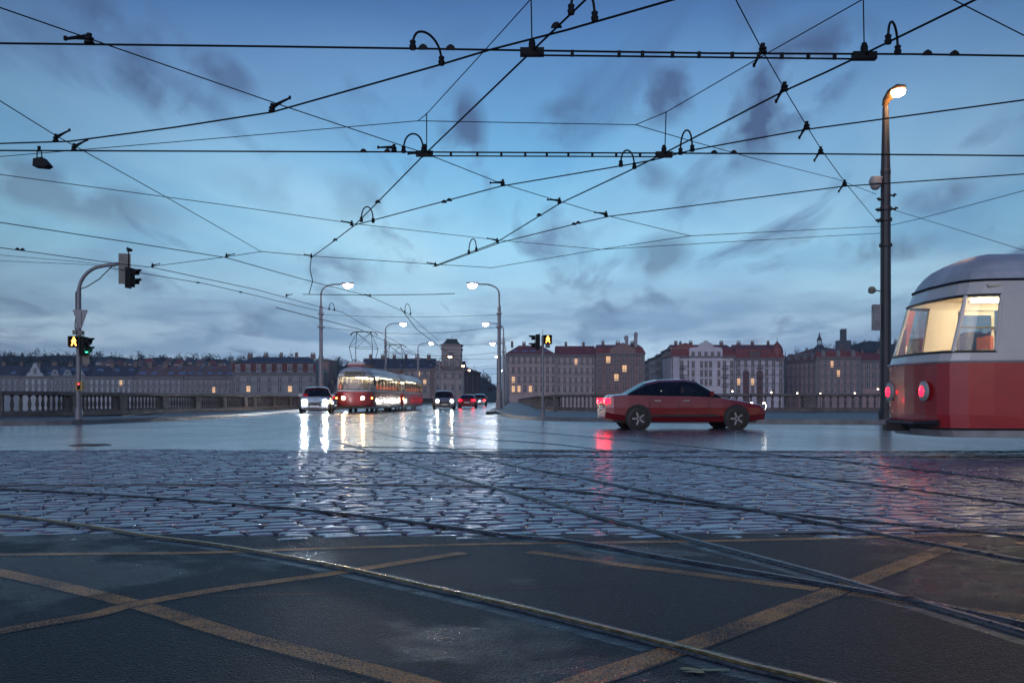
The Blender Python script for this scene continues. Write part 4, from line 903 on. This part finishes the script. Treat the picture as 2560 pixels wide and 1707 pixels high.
def building(label, x0, x1, D, ye, yr, wall, roofm, rows, cols, D1=None, zb=-3.2, depth=14, hip=0., skylights=(), dormers=0, chim=3, lit=(), mansard=None,
             trim=None, ww=1.1, wh=1.9, arched=False, yrows=None, balc=(), name='town_house', grp='town houses across the river', pair=False, cat='building'):
    """facade from picture column x0 (distance D) to x1 (distance D1); eaves row ye, ridge row yr measured at x0"""
    D1 = D1 or D; X0, X1 = (x0-1280)/FPX*D, (x1-1280)/FPX*D1; L_ = math.hypot(X1-X0, D1-D); rz = math.atan2(D1-D, X1-X0)
    ze = CH+(HY-ye)*D/FPX - zb; zr = CH+(HY-yr)*D/FPX - zb
    t = thing(name, label, cat, (X0, D, zb), rz, grp); trim = trim or wmat((.22,.21,.22), 'trim_grey')
    b = MB(); b.box(0,L_,0,depth,0,ze); b.build('wall', wall, t)
    b = MB(); b.box(-.1,L_+.1,-.45,.0,ze-.55,ze-.15); b.box(-.15,L_+.15,-.65,.0,ze-.15,ze+.12)
    rowz = [ze-1.2-(k+1)*3.55+.55 for k in range(rows)] if not yrows else [CH+(HY-q)*D/FPX-zb for q in yrows]
    for z in rowz[:-1]: b.box(0,L_,-.16,-.0,z-.75,z-.5)
    for x in (.15, L_-.55): b.box(x,x+.4,-.12,0,0,ze-.56)
    b.build('cornice', trim, t)
    hx = hip; rf = MB(); e = .35
    if mansard: # steep lower roof then flat top
        zm = ze+(zr-ze)*.62
        vs = [(-e,-e,ze+.1),(L_+e,-e,ze+.1),(L_+e,depth+e,ze+.1),(-e,depth+e,ze+.1),(.6+hx*.2,1.6,zm),(L_-.6-hx*.2,1.6,zm),(L_-.6-hx*.2,depth-1.6,zm),(.6+hx*.2,depth-1.6,zm),(1+hx,depth/2,zr),(L_-1-hx,depth/2,zr)]
        rf.add(vs, [(0,1,5,4),(1,2,6,5),(2,3,7,6),(3,0,4,7),(4,5,9,8),(5,6,9),(6,7,8,9),(7,4,8)])
    else:
        vs = [(-.05,-e,ze+.1),(L_+.05,-e,ze+.1),(L_+.05,depth+e,ze+.1),(-.05,depth+e,ze+.1),(hx,depth/2,zr),(L_-hx if hx else L_,depth/2,zr)]
        rf.add(vs, [(0,1,5,4),(1,2,5),(2,3,4,5),(3,0,4)])
    ro = rf.build('roof', roofm, t)
    for k in range(chim):
        x = L_*(k+.6)/(chim+.2); b = MB(); cz = zr-.8; wd = random.uniform(.8,1.7); yc = depth/2+random.uniform(-1.5,1)
        b.box(x-wd/2,x+wd/2,yc-.4,yc+.4,cz,zr+random.uniform(.5,1.1))
        for q in range(3): b.tube([(x-wd/3+q*wd/3,yc,zr+.6),(x-wd/3+q*wd/3,yc,zr+1.5)], .14, 6)
        b.build('chimney', m_brown, ro)
    slope = (zr-ze-.1)/(depth/2+e)
    for (fx0, fz, wdt) in skylights:                # fraction along, fraction up the slope, width
        x = fx0*L_; yy = -e+fz*(depth/2+e); z = ze+.1+fz*(zr-ze-.1); n_ = Vector((0,-slope,1)).normalized()
        b = MB(); u = Vector((0,1,slope)).normalized(); o_ = n_*.08; hh = 1.5
        c = [Vector((x+dx*wdt/2, yy, z))+o_+u*du*hh/2 for dx, du in ((-1,-1),(1,-1),(1,1),(-1,1))]; c += [p_-n_*.1 for p_ in c]
        b.add(c, [(0,1,2,3),(0,4,5,1),(1,5,6,2),(2,6,7,3),(3,7,4,0)]); b.build('skylight', m_sky, ro)
    for k in range(dormers):
        x = L_*(k+.5)/dormers; b = MB(); z0 = ze+.3
        b.box(x-.8,x+.8,.15,2.6,z0,z0+1.7); b.prism([(x-1.0,z0+1.7),(x+1.0,z0+1.7),(x,z0+2.5)], .0, 3.2)
        d = b.build('dormer', trim, t); put_window(t, trim, x, .12, z0+.25, .9, 1.25)
    xs = [L_*(k+.5)/cols for k in range(cols)]
    if pair: xs = sum([[L_*(k+.5)/cols-.85, L_*(k+.5)/cols+.85] for k in range(cols)], [])
    for r_, z in enumerate(rowz):
        for c_, x in enumerate(xs): put_window(t, trim, x, -.02, z-wh*.5 if yrows else z-.3, ww, wh, (r_, c_) in lit, arched and r_ == 0)
    for (r_, c_) in balc:
        z = rowz[r_]-(.5*wh if yrows else .3); x = xs[c_]; b = MB(); b.box(x-1.1,x+1.1,-1.1,0,z-.35,z-.2)
        for q in range(8): b.box(x-1.05+q*.29,x-1.0+q*.29,-1.08,-1.04,z-.2,z+.7)
        b.box(x-1.1,x+1.1,-1.1,-1.02,z+.7,z+.78); b.build('balcony', trim, t)
    t['_L'] = L_; t['_ze'] = ze; t['_zr'] = zr
    return t
g1 = wmat((0.350,0.399,0.425), 'pale_green'); g2 = wmat((0.263,0.306,0.340), 'grey_green'); g3 = wmat((0.438,0.459,0.493), 'pale_grey'); g4 = wmat((0.350,0.332,0.357), 'stone_grey')
yr2 = [958, 974]
sk = lambda n_, f: [((k+.5)/n_+d, f, .85) for k in range(n_) for d in (-.022,.022)]
building('dark-roofed pale house at the left edge of the far bank', -95, 52, 300, 940, 912, g2, m_slate, 2, 10, yrows=yr2, ww=.95, wh=2.1, skylights=sk(3,.28), chim=3)
tb = building('pale far house with a tall stepped baroque gable', 52, 128, 300, 941, 912, g3, m_slate, 2, 5, yrows=yr2, ww=.95, wh=2.1, chim=2, skylights=[(.15,.3,.8),(.85,.3,.8)])
ze = tb['_ze']; Lb = tb['_L']; c = Lb*.48
b = MB(); b.prism([(c-2.8,ze),(c+2.8,ze),(c+2.5,ze+.9),(c+1.7,ze+1.4),(c+1.3,ze+2.6),(c+.85,ze+3.0),(c+.6,ze+4.0),(c,ze+4.4),(c-.6,ze+4.0),(c-.85,ze+3.0),(c-1.3,ze+2.6),(c-1.7,ze+1.4),(c-2.5,ze+.9)], -.35, .5); b.build('gable', g3, tb); put_window(tb, g3, c, -.4, ze+.9, .9, 1.7)
tb = building('green-grey far house with three round-windowed attic gables', 128, 215, 300, 939, 912, g2, m_slate, 2, 8, yrows=yr2, ww=.95, wh=2.1, chim=2, skylights=sk(3,.62)+sk(2,.25))
for f in (.12,.48,.84):
    c = tb['_L']*f; ze = tb['_ze']; b = MB(); b.prism([(c-1.5,ze+.1),(c+1.5,ze+.1),(c+1.1,ze+.8),(c+.9,ze+1.5),(c+.4,ze+1.95),(c-.4,ze+1.95),(c-.9,ze+1.5),(c-1.1,ze+.8)], -.3, .6)
    gb = b.build('gable', g2, tb); b = MB(); b.lathe([(.34,0),(.34,.06)], 14, 0, Matrix.Translation((c,-.31,ze+1.0)) @ Matrix.Rotation(R(90),4,'X')); b.build('round_window', m_win, gb)
building('far house with a dark slate roof and six paired skylights', 215, 336, 300, 942, 912, g3, m_slate, 2, 9, yrows=yr2, ww=.95, wh=2.1, skylights=sk(3,.62)+[((k+.72)/3,.55,.85) for k in range(2)], lit=[(0,6)], chim=4)
building('far house with a grey tiled roof and wide pale skylights', 336, 460, 300, 942, 912, g4, m_brown, 2, 9, yrows=yr2, ww=.95, wh=2.1, skylights=[(.12,.3,2.4),(.36,.3,1.8),(.7,.3,1.8),(.93,.3,2.2),(.45,.8,.8),(.8,.8,.8)], chim=3)
building('brownish far house with five clusters of small skylights', 460, 582, 300, 942, 912, wmat((0.298,0.264,0.272),'taupe'), m_brown, 2, 9, yrows=yr2, ww=.95, wh=2.1, skylights=sum([[((k+.5)/5+d,.3,.55) for d in (-.03,0,.03)] for k in range(5)],[])+[(.25,.8,.7),(.45,.8,.7),(.85,.8,.7)], lit=[(1,5)], chim=4)
tb = building('large grey hotel-like block with red attic storey left of the trams', 582, 790, 296, 932, 889, wmat((0.298,0.297,0.315),'slate_grey'), m_slate, 2, 8, yrows=[950,972], mansard=True, hip=3.5, ww=1.3, wh=2.0, lit=[(1,1),(1,5)], chim=5, depth=18, name='corner_block', dormers=0)
b = MB(); ze = tb['_ze']; b.box(-.02,tb['_L']+.02,-.06,0,ze-.2,ze+2.9); b.build('attic_storey', mat('attic_red_render', (.15,.05,.045), .8, var=.2, vs=.3), tb)
for k in range(8): put_window(tb, m_frame, tb['_L']*(k+.5)/8, -.1, ze+.5, 1.5, 1.9)
building('plain pinkish tower block behind the nearest left bridge lamp', 790, 823, 320, 899, 898, wmat((0.455,0.272,0.238),'pink_render'), m_brown, 1, 2, yrows=[960], chim=0, name='tower_block', grp='town houses across the river')
building('low grey roofed house between the pink block and the tram', 823, 905, 318, 962, 946, g4, m_slate, 1, 5, yrows=[975], chim=1)
building('long far block with lit windows and chimneys behind the trams', 900, 1085, 322, 922, 893, wmat((0.367,0.315,0.306),'sandstone'), m_slate, 3, 12, yrows=[935,955,975], lit=[(0,9),(0,11),(1,10)], chim=6, skylights=[(.55,.3,1.),(.68,.3,1.),(.95,.3,1.)], depth=18, name='corner_block')
tb = building('corner block crowned by a square tower with green cap and spire', 1085, 1160, 318, 922, 900, wmat((0.376,0.323,0.315),'sandstone2'), m_tile, 3, 4, yrows=[912,940,968], arched=True, chim=0, depth=20, name='corner_block')
L_ = tb['_L']; ze = tb['_ze']; sc_ = 318/FPX
b = MB(); c0, c1 = L_-.1-7.6, L_-1.; b.box(c0,c1,.5,8,ze+.2,ze+(922-862)*sc_); b.box(c0-.3,c1+.3,.2,8.3,ze+6.6,ze+7.0); b.box(c0-.4,c1+.4,.1,8.4,ze+(922-863)*sc_,ze+(922-860)*sc_)
tw = b.build('tower', wmat((0.376,0.323,0.315),'sandstone2'), tb)
b = MB(); z0 = ze+(922-860)*sc_; b.add([(c0+.3,.8,z0),(c1-.3,.8,z0),(c1-.3,7.8,z0),(c0+.3,7.8,z0),(c0+1.7,2.2,z0+1.6),(c1-1.7,2.2,z0+1.6),(c1-1.7,6.2,z0+1.6),(c0+1.7,6.2,z0+1.6)], [(0,1,5,4),(1,2,6,5),(2,3,7,6),(3,0,4,7),(4,5,6,7)]); b.box(c0+1.5,c1-1.5,2,6.4,z0+1.6,z0+1.9); b.tube([((c0+c1)/2,4,z0+1.8),((c0+c1)/2,4,z0+3.6)], [.12,.03], 6); b.build('tower_roof', mat('copper_green_dark', (.035,.06,.055), .6), tw)
put_window(tb, m_frame, (c0+c1)/2, .45, ze+3.4, 1.6, 2.4); put_window(tb, m_frame, (c0+c1)/2, .45, ze+.5, 1.2, 1.8)
building('dark brown side wing sloping away right of the spired corner block', 1160, 1200, 320, 925, 908, wmat((0.228,0.170,0.170),'dark_brown'), m_tile, 3, 3, D1=350, yrows=[938,955,972], chim=1, depth=12)
# right-hand blocks
pink = wmat((0.525,0.399,0.383),'rose_stone'); brn = wmat((0.298,0.187,0.170),'umber'); lav = wmat((0.700,0.646,0.700),'pale_lilac'); lav2 = wmat((0.595,0.544,0.612),'lilac_grey')
building('long rose-coloured far block with hipped red roof right of the bridge', 1262, 1390, 330, 886, 860, pink, m_tile, 5, 9, yrows=[901,926,949,972], hip=5, arched=True, ww=1.15, wh=2.3, lit=[(2,1),(3,1),(3,2),(3,4)], skylights=[(.2,.35,1.3),(.36,.35,1.),(.42,.35,1.),(.52,.35,1.),(.58,.35,1.),(.8,.35,1.)], chim=4, name='corner_block', depth=18)
building('rose-grey far house with red roof joined to the long block', 1390, 1490, 330, 888, 862, wmat((0.490,0.399,0.391),'rose_grey'), m_tile, 4, 7, yrows=[904,928,951,972], ww=1.1, wh=2.2, lit=[(0,3)], chim=2)
tb = building('tall dark brown block with pediment and twin chimney stacks', 1490, 1612, 328, 884, 858, brn, m_tile, 4, 6, yrows=[899,921,943,966], ww=1.6, wh=2.4, lit=[(0,1),(1,3),(2,2)], chim=3, depth=18, mansard=True, name='corner_block')
ze = tb['_ze']; c = tb['_L']*.55; b = MB(); b.prism([(c-4.5,ze),(c+4.5,ze),(c+4.5,ze+1.6),(c,ze+3.9),(c-4.5,ze+1.6)], -.3, 6); b.build('pediment', brn, tb)
b = MB(); b.box(c+1.2,c+2.3,3,4,ze+3,ze+5.6); b.lathe([(.75,0),(.75,.9),(.5,1.4)], 10, 0, Matrix.Translation((c+1.6,3.5,ze+5.1))); b.box(c+4.4,c+5.5,3,4,ze+2,ze+6.6); b.lathe([(.7,0),(.7,1.),(.3,1.5)], 10, 0, Matrix.Translation((c+4.95,3.5,ze+6.3))); b.build('chimney_stack', mat('render_pale', (.32,.31,.32), .8), tb)
# houses of the side street, receding
for i, (xa, xb, Da, Db, ye, yr, c_, lab) in enumerate([(1612,1622,420,400,905,895,brn,'narrow umber house farthest down the side street'),(1622,1640,400,380,898,888,pink,'rose house in the side street beside the umber one'),
    (1640,1655,380,360,890,880,brn,'dark umber house in the side street nearer the pale corner block'),(1655,1678,360,332,880,868,wmat((0.473,0.408,0.408),'fawn'),'fawn house next to the pale lilac corner block in the side street')]):
    building(lab, xa, xb, Da, ye, yr, c_, m_tile, 4, 3, D1=Db, yrows=[ye+14,ye+34,ye+54,ye+72], chim=1, depth=10)
tb = building('pale lilac block with curved gable left of the domed house', 1678, 1838, 330, 891, 858, lav, m_tile, 4, 9, yrows=[911,933,955,974], ww=1.15, wh=2.3, mansard=True, chim=4, lit=[(3,3),(3,4),(3,1)], balc=[(0,1),(1,1),(2,1),(0,7),(1,7),(2,7)], name='corner_block', depth=18)
L_ = tb['_L']; ze = tb['_ze']
b = MB(); b.box(L_*.25,L_*.95,-.5,0,0,ze+1.5) if False else b.box(L_*.28,L_*.80,-.35,0,0,ze+1.8)
b.prism([(L_*.28,ze+1.8),(L_*.80,ze+1.8),(L_*.79,ze+3.0),(L_*.66,ze+3.4),(L_*.62,ze+4.6),(L_*.56,ze+5.2),(L_*.52,ze+5.2),(L_*.46,ze+4.6),(L_*.42,ze+3.4),(L_*.29,ze+3.0)], -.35, 1.0); b.build('gable_front', lav, tb)
for z in (ze-.9,):
    for f in (.34,.44,.54,.64,.74): put_window(tb, lav2, L_*f, -.4, z+.7, 1.15, 1.8)
for r_ in (911,933,955):
    for f in (.34,.47,.54,.61,.74): put_window(tb, lav2, L_*f, -.4, CH+(HY-r_)*330/FPX+3.2-1.2, 1.1, 2.3)
b = MB(); b.box(L_*.02,L_*.12,-1.2,0,2,ze-.3); b.build('bay', lav2, tb)
tb = building('lilac block with glazed stair bays and an onion-domed corner', 1838, 1960, 330, 896, 858, lav2, m_tile, 4, 7, yrows=[909,932,954,974], ww=1.15, wh=2.4, mansard=True, chim=3, lit=[(2,0),(2,2)], balc=[(0,3),(1,3),(2,3)], name='corner_block', depth=18)
L_ = tb['_L']; ze = tb['_ze']; b = MB(); b.lathe([(2.0,-1),(2.05,1.4),(2.1,2.6),(1.75,4.0),(1.0,5.1),(.35,5.8),(.12,6.2),(.03,7.6)], 12, 0, Matrix.Translation((L_-1.9,1.8,ze))); b.build('dome', m_tile, tb, smooth=True)
b = MB()
for f in (.22,.50): b.box(L_*f-1.05,L_*f+1.05,-.3,0,1,ze-4.4)
b.build('glazed_bay', mat('bay_dark_timber', (.10,.045,.05), .4), tb)
b = MB(); b.box(L_*.28,L_*.52,-.1,.6,ze+.2,ze+2.6)
for k in range(7): b.box(L_*.28+k*1.2*.55,L_*.28+k*1.2*.55+.1,-.16,-.1,ze+.2,ze+2.6)
b.build('studio_window', m_win, tb)
b = MB(); b.lathe([(.9,0),(.9,1.),(.5,2.2),(.5,3.),(.15,4.0),(.03,6.5)], 8); o = b.build('roof_turret', m_slate, None, loc=((1963-1280)/FPX*360,360,14.0)); tag(o, 'thin dark roof turret right of the onion dome', 'turret')
wine = wmat((0.420,0.289,0.281),'warm_stone'); wine2 = wmat((0.350,0.255,0.255),'brown_stone')
building('warm stone far house right of the domed block, its row receding', 1962, 2040, 352, 904, 880, wine, m_tile, 4, 7, D1=338, yrows=[918,938,958,976], ww=1.,wh=2.2, dormers=4, chim=2)
tb = building('ornate brown far block with a lantern spire over its roof', 2040, 2152, 338, 893, 868, wine2, m_tile, 4, 7, yrows=[910,933,955,975], ww=1.1, wh=2.4, arched=True, lit=[(1,3),(0,2)], mansard=True, dormers=3, chim=2, name='corner_block', depth=18)
b = MB(); X_ = (2053-2040)/FPX*338; z0 = tb['_ze']; b.lathe([(3.0,1.2),(2.6,2.8),(1.6,4.0),(.95,4.5),(.95,4.8),(.9,4.85)], 10, 0, Matrix.Translation((X_+1,5,z0)))
for k in range(6): a = k*math.pi/3; b.tube([(X_+1+.75*math.cos(a),5+.75*math.sin(a),z0+4.8),(X_+1+.75*math.cos(a),5+.75*math.sin(a),z0+6.4)], .1, 5)
b.lathe([(1.0,6.4),(.9,6.7),(.45,7.6),(.2,8.6),(.03,9.6)], 10, 0, Matrix.Translation((X_+1,5,z0))); b.build('lantern_spire', m_slate, tb, smooth=True)
building('stone far house with two rows of tall windows behind the mast', 2152, 2235, 340, 902, 880, wine, m_tile, 3, 5, yrows=[915,938,960], ww=1.2, wh=2.4, pair=True, chim=2)
building('brown gabled far house just right of the mast', 2235, 2330, 345, 904, 882, wine2, m_tile, 3, 6, yrows=[918,940,962], dormers=2, chim=2)
building('low far block at the right edge behind the near tram', 2330, 2700, 350, 925, 905, wine, m_slate, 2, 16, yrows=[940,962], chim=3)
# ------------------------------------------------------------------ hills, woods, villas
def hill(name, sky, D, depth, color):
    P = sorted(sky); b = MB(); vs = []; fs = []; nx = 60; xs = [P[0][0]+(P[-1][0]-P[0][0])*i/nx for i in range(nx+1)]
    def yy(x):
        for (xa, ya), (xb, yb) in zip(P, P[1:]):
            if xa <= x <= xb: return ya+(yb-ya)*(x-xa)/(xb-xa)
        return P[-1][1]
    rows_ = [(-depth,0),(-depth*.66,.42),(-depth*.33,.78),(0,1.),(depth*.5,.9),(depth,0.)]
    for x in xs:
        X, _, Z = dp(x, yy(x), D)
        for dy, f in rows_: vs.append((X, D+dy, -3.4+(Z-2.5+3.4)*f*(1+.04*math.sin(x*.05+dy))))
    m_ = len(rows_)
    for i in range(nx):
        for k in range(m_-1): fs.append((i*m_+k, (i+1)*m_+k, (i+1)*m_+k+1, i*m_+k+1))
    b.add(vs, fs); struct(b.build(name, color, smooth=True)); return lambda x, f: (dp(x, yy(x), D), f, depth, D)
hm = mat('hill_ground', (.025,.030,.028), .9, var=.4, vs=.02)
hl = [(-600,876),(0,886),(100,882),(220,886),(330,888),(450,890),(580,894),(700,895),(800,900),(930,908),(1100,915),(1190,925),(1230,948),(1262,975)]
hr = [(1900,955),(1935,905),(1957,892),(2021,870),(2097,860),(2199,848),(2304,845),(2419,830),(2515,815),(2700,810),(3000,812)]
hill('hill_terrain', hl, 760, 300, hm); hill('hill_terrain', hr, 900, 320, hm)
m_wood = mat('bare_wood_foliage', (.030,.034,.034), .9, var=.5, vs=.05); m_wood2 = mat('evergreen_foliage', (.018,.026,.024), .9, var=.4, vs=.05)
def interp(P, x):
    for (xa, ya), (xb, yb) in zip(P, P[1:]):
        if xa <= x <= xb: return ya+(yb-ya)*(x-xa)/(xb-xa)
    return P[-1][1]
def wood(P, D, x0, x1, ntree, label, depth=220):
    b = MB(); b2 = MB()
    for k in range(ntree):
        x = random.uniform(x0, x1); d = random.random()**1.5*depth; X, _, Z = dp(x, interp(P, x), D); Y = D-d
        f = 1-.22*(d/(depth*.33))*.33*3*.5 if False else max(0, 1-(d/300)*.66)
        zg = -3.4+(Z-2.5+3.4)*f-4.5; Xc = X*(Y/D) if False else X; h = random.uniform(6.5,11.5)*(1.25 if random.random() < .1 else 1); r = random.uniform(2.2,4.2)
        con = random.random() < .18; tg = b2 if con else b
        tg.tube([(Xc,Y,zg-1),(Xc,Y,zg+h*.45)], [.3,.1], 4, cap=False)
        nl = 64
        for q in range(nl):
            if con: t_ = random.random(); rr = r*.55*(1-t_)*random.uniform(.3,1.1); c = Vector((Xc+rr*math.cos(q*2.4), Y+rr*math.sin(q*2.4), zg+1+(h+2)*t_)); s_ = .75*(1.2-t_)
            else:
                u = Vector((random.gauss(0,1),random.gauss(0,1),random.gauss(0,1))).normalized()*random.random()**.45; c = Vector((Xc+u.x*r, Y+u.y*r, zg+h*.62+u.z*h*.40)); s_ = random.uniform(.35,.95)
            e1 = Vector((random.uniform(-1,1),random.uniform(-1,1),random.uniform(-1,1)))*s_; e2 = Vector((random.uniform(-1,1),random.uniform(-1,1),random.uniform(-1,1)))*s_
            tg.add([c-e1, c+e2, c+e1], [(0,1,2)])
    return b, b2
for P, D, x0, x1, n_, lab in ((hl,760,-350,1255,780,'dark bare wood covering the hill behind the left row of houses'),(hr,900,1925,2900,520,'dark wooded hillside rising behind the right-hand blocks')):
    b, b2 = wood(P, D, x0, x1, n_, lab)
    o = b.add(b2.v, b2.f, 1).build('hillside_wood', [m_wood, m_wood2]); stuff(o, lab, 'wood')
vc = [wmat((0.420,0.374,0.391),'villa_grey'), wmat((0.455,0.340,0.323),'villa_rose'), wmat((0.525,0.493,0.510),'villa_white'), wmat((0.350,0.289,0.281),'villa_brown')]
cn = ['grey','rose','white','brown']
VX = [247,268,292,318,345,368,392,418,446,470,498,528,556,640,700,748,965,1010]
for i, x in enumerate(VX):
    D = 530-(i*37 % 50); y = 905+(i*13 % 9); wpx = 16+(i*7 % 12); c_ = i % 4; hgt = 5.5+(i % 3)*1.5
    X, _, Z = dp(x, y, D); wm = wpx/FPX*D
    t = thing('villa', '%s villa on the wooded hill, %s' % (cn[c_], ['behind the paired-skylight house','behind the wide-skylight house','behind the clustered-skylight house','above the grey hotel-like block','behind the long block with chimneys'][0 if x < 336 else 1 if x < 460 else 2 if x < 582 else 3 if x < 800 else 4]) + [', leftmost there',', second there',', third there',', fourth there',', fifth there'][[v for v in VX if (v < 336) == (x < 336) and (v < 460) == (x < 460) and (v < 582) == (x < 582) and (v < 800) == (x < 800)].index(x)], 'house', (X, D, Z-hgt-8), 0, 'villas scattered on the left hillside')
    b = MB(); b.box(-wm/2,wm/2,0,8,0,hgt+8); b.build('wall', vc[c_], t)
    b = MB(); b.add([(-wm/2-.4,-.4,hgt+8),(wm/2+.4,-.4,hgt+8),(wm/2+.4,8.4,hgt+8),(-wm/2-.4,8.4,hgt+8),(-wm/4,4,hgt+10.6),(wm/4,4,hgt+10.6)], [(0,1,5,4),(1,2,5),(2,3,4,5),(3,0,4)]); b.build('roof', [m_slate, m_brown, m_tile][i % 3], t)
    for q in range(3):
        for z_ in (hgt+5.2, hgt+2.2): b = MB(); b.box(-wm/2+wm*(q+.5)/3-.5,-wm/2+wm*(q+.5)/3+.5,-.08,-.01,z_,z_+1.4); b.build('window', m_win, t)
# towers on the right hill
X, Y, Z = dp(2108, 855, 640); t = thing('water_tower', 'dark square tower block standing on the skyline right of the lantern spire', 'tower', (X, Y, Z-20))
b = MB(); b.box(-1.7,1.7,-1.7,1.7,0,28.6); b.box(-4,4,-4,4,0,21.0); b.build('shaft', m_slate, t); b = MB()
for k in range(5): b.box(-1.7+k*.8,-1.4+k*.8,-1.7,-1.4,28.6,29.2)
b.box(-1.85,1.85,-1.85,1.85,27.4,27.8); b.build('parapet', m_slate, t)
X, Y, Z = dp(2283, 862, 800); t = thing('tower_crane', 'thin tower crane on the horizon right of the mast', 'crane', (X, Y, Z-8))
b = MB(); b.tube([(0,0,0),(0,0,22)], .35, 4); b.build('tower', m_slate, t); b = MB(); b.tube([(-5,0,18.5),(10,0,18.5)], .25, 4); b.tube([(0,0,22),(9,0,18.6)], .1, 4); b.tube([(0,0,22),(-5,0,18.6)], .1, 4); b.build('jib', m_slate, t)
# embankment globe lamps on the far right quay
for i, (x, y) in enumerate([(1653,977),(1831,978),(1928,981),(1993,983),(2051,984),(2137,983),(2195,973)]):
    D = 300; X, Y, Z = dp(x, y, D)
    t = thing('quay_lamp', ['small lit quay lamp in front of the side street','small lit quay lamp below the curved-gable block','small lit quay lamp below the glazed stair bays','small lit quay lamp below the house right of the dome','small lit quay lamp below the lantern spire block','small lit quay lamp at the right end of the ornate block','small lit quay lamp just left of the mast'][i], 'street lamp', (X, Y, -3.2), 0, 'small lamps along the far quay')
    b = MB(); b.lathe([(.2,0),(.08,.5),(.06,Z+2.9)], 6); b.build('pole', m_black, t); b = MB(); b.lathe([(.05,-.25),(.26,0),(.05,.25)], 8, 0, Matrix.Translation((0,0,Z+3.2))); b.build('globe', mat('quay_globe', (1,1,1), emit=(1,.78,.5), es=14), t)

# ------------------------------------------------------------------ damp evening air
b = MB(); b.box(-1060, 1060, -60, 1500, -13, 150)
m = bpy.data.materials.new('damp_air'); m.use_nodes = True; nt = m.node_tree; N = nt.nodes; L = nt.links; N.clear()
o_ = N.new('ShaderNodeOutputMaterial'); v_ = N.new('ShaderNodeVolumePrincipled'); v_.inputs['Color'].default_value = (.80,.86,1,1); v_.inputs['Density'].default_value = .00022; v_.inputs['Anisotropy'].default_value = .3
L.new(v_.outputs[0], o_.inputs['Volume']); hz = b.build('haze', m); hz['kind'] = 'stuff'; hz['label'] = 'thin bluish evening haze over the river'; hz['category'] = 'haze'
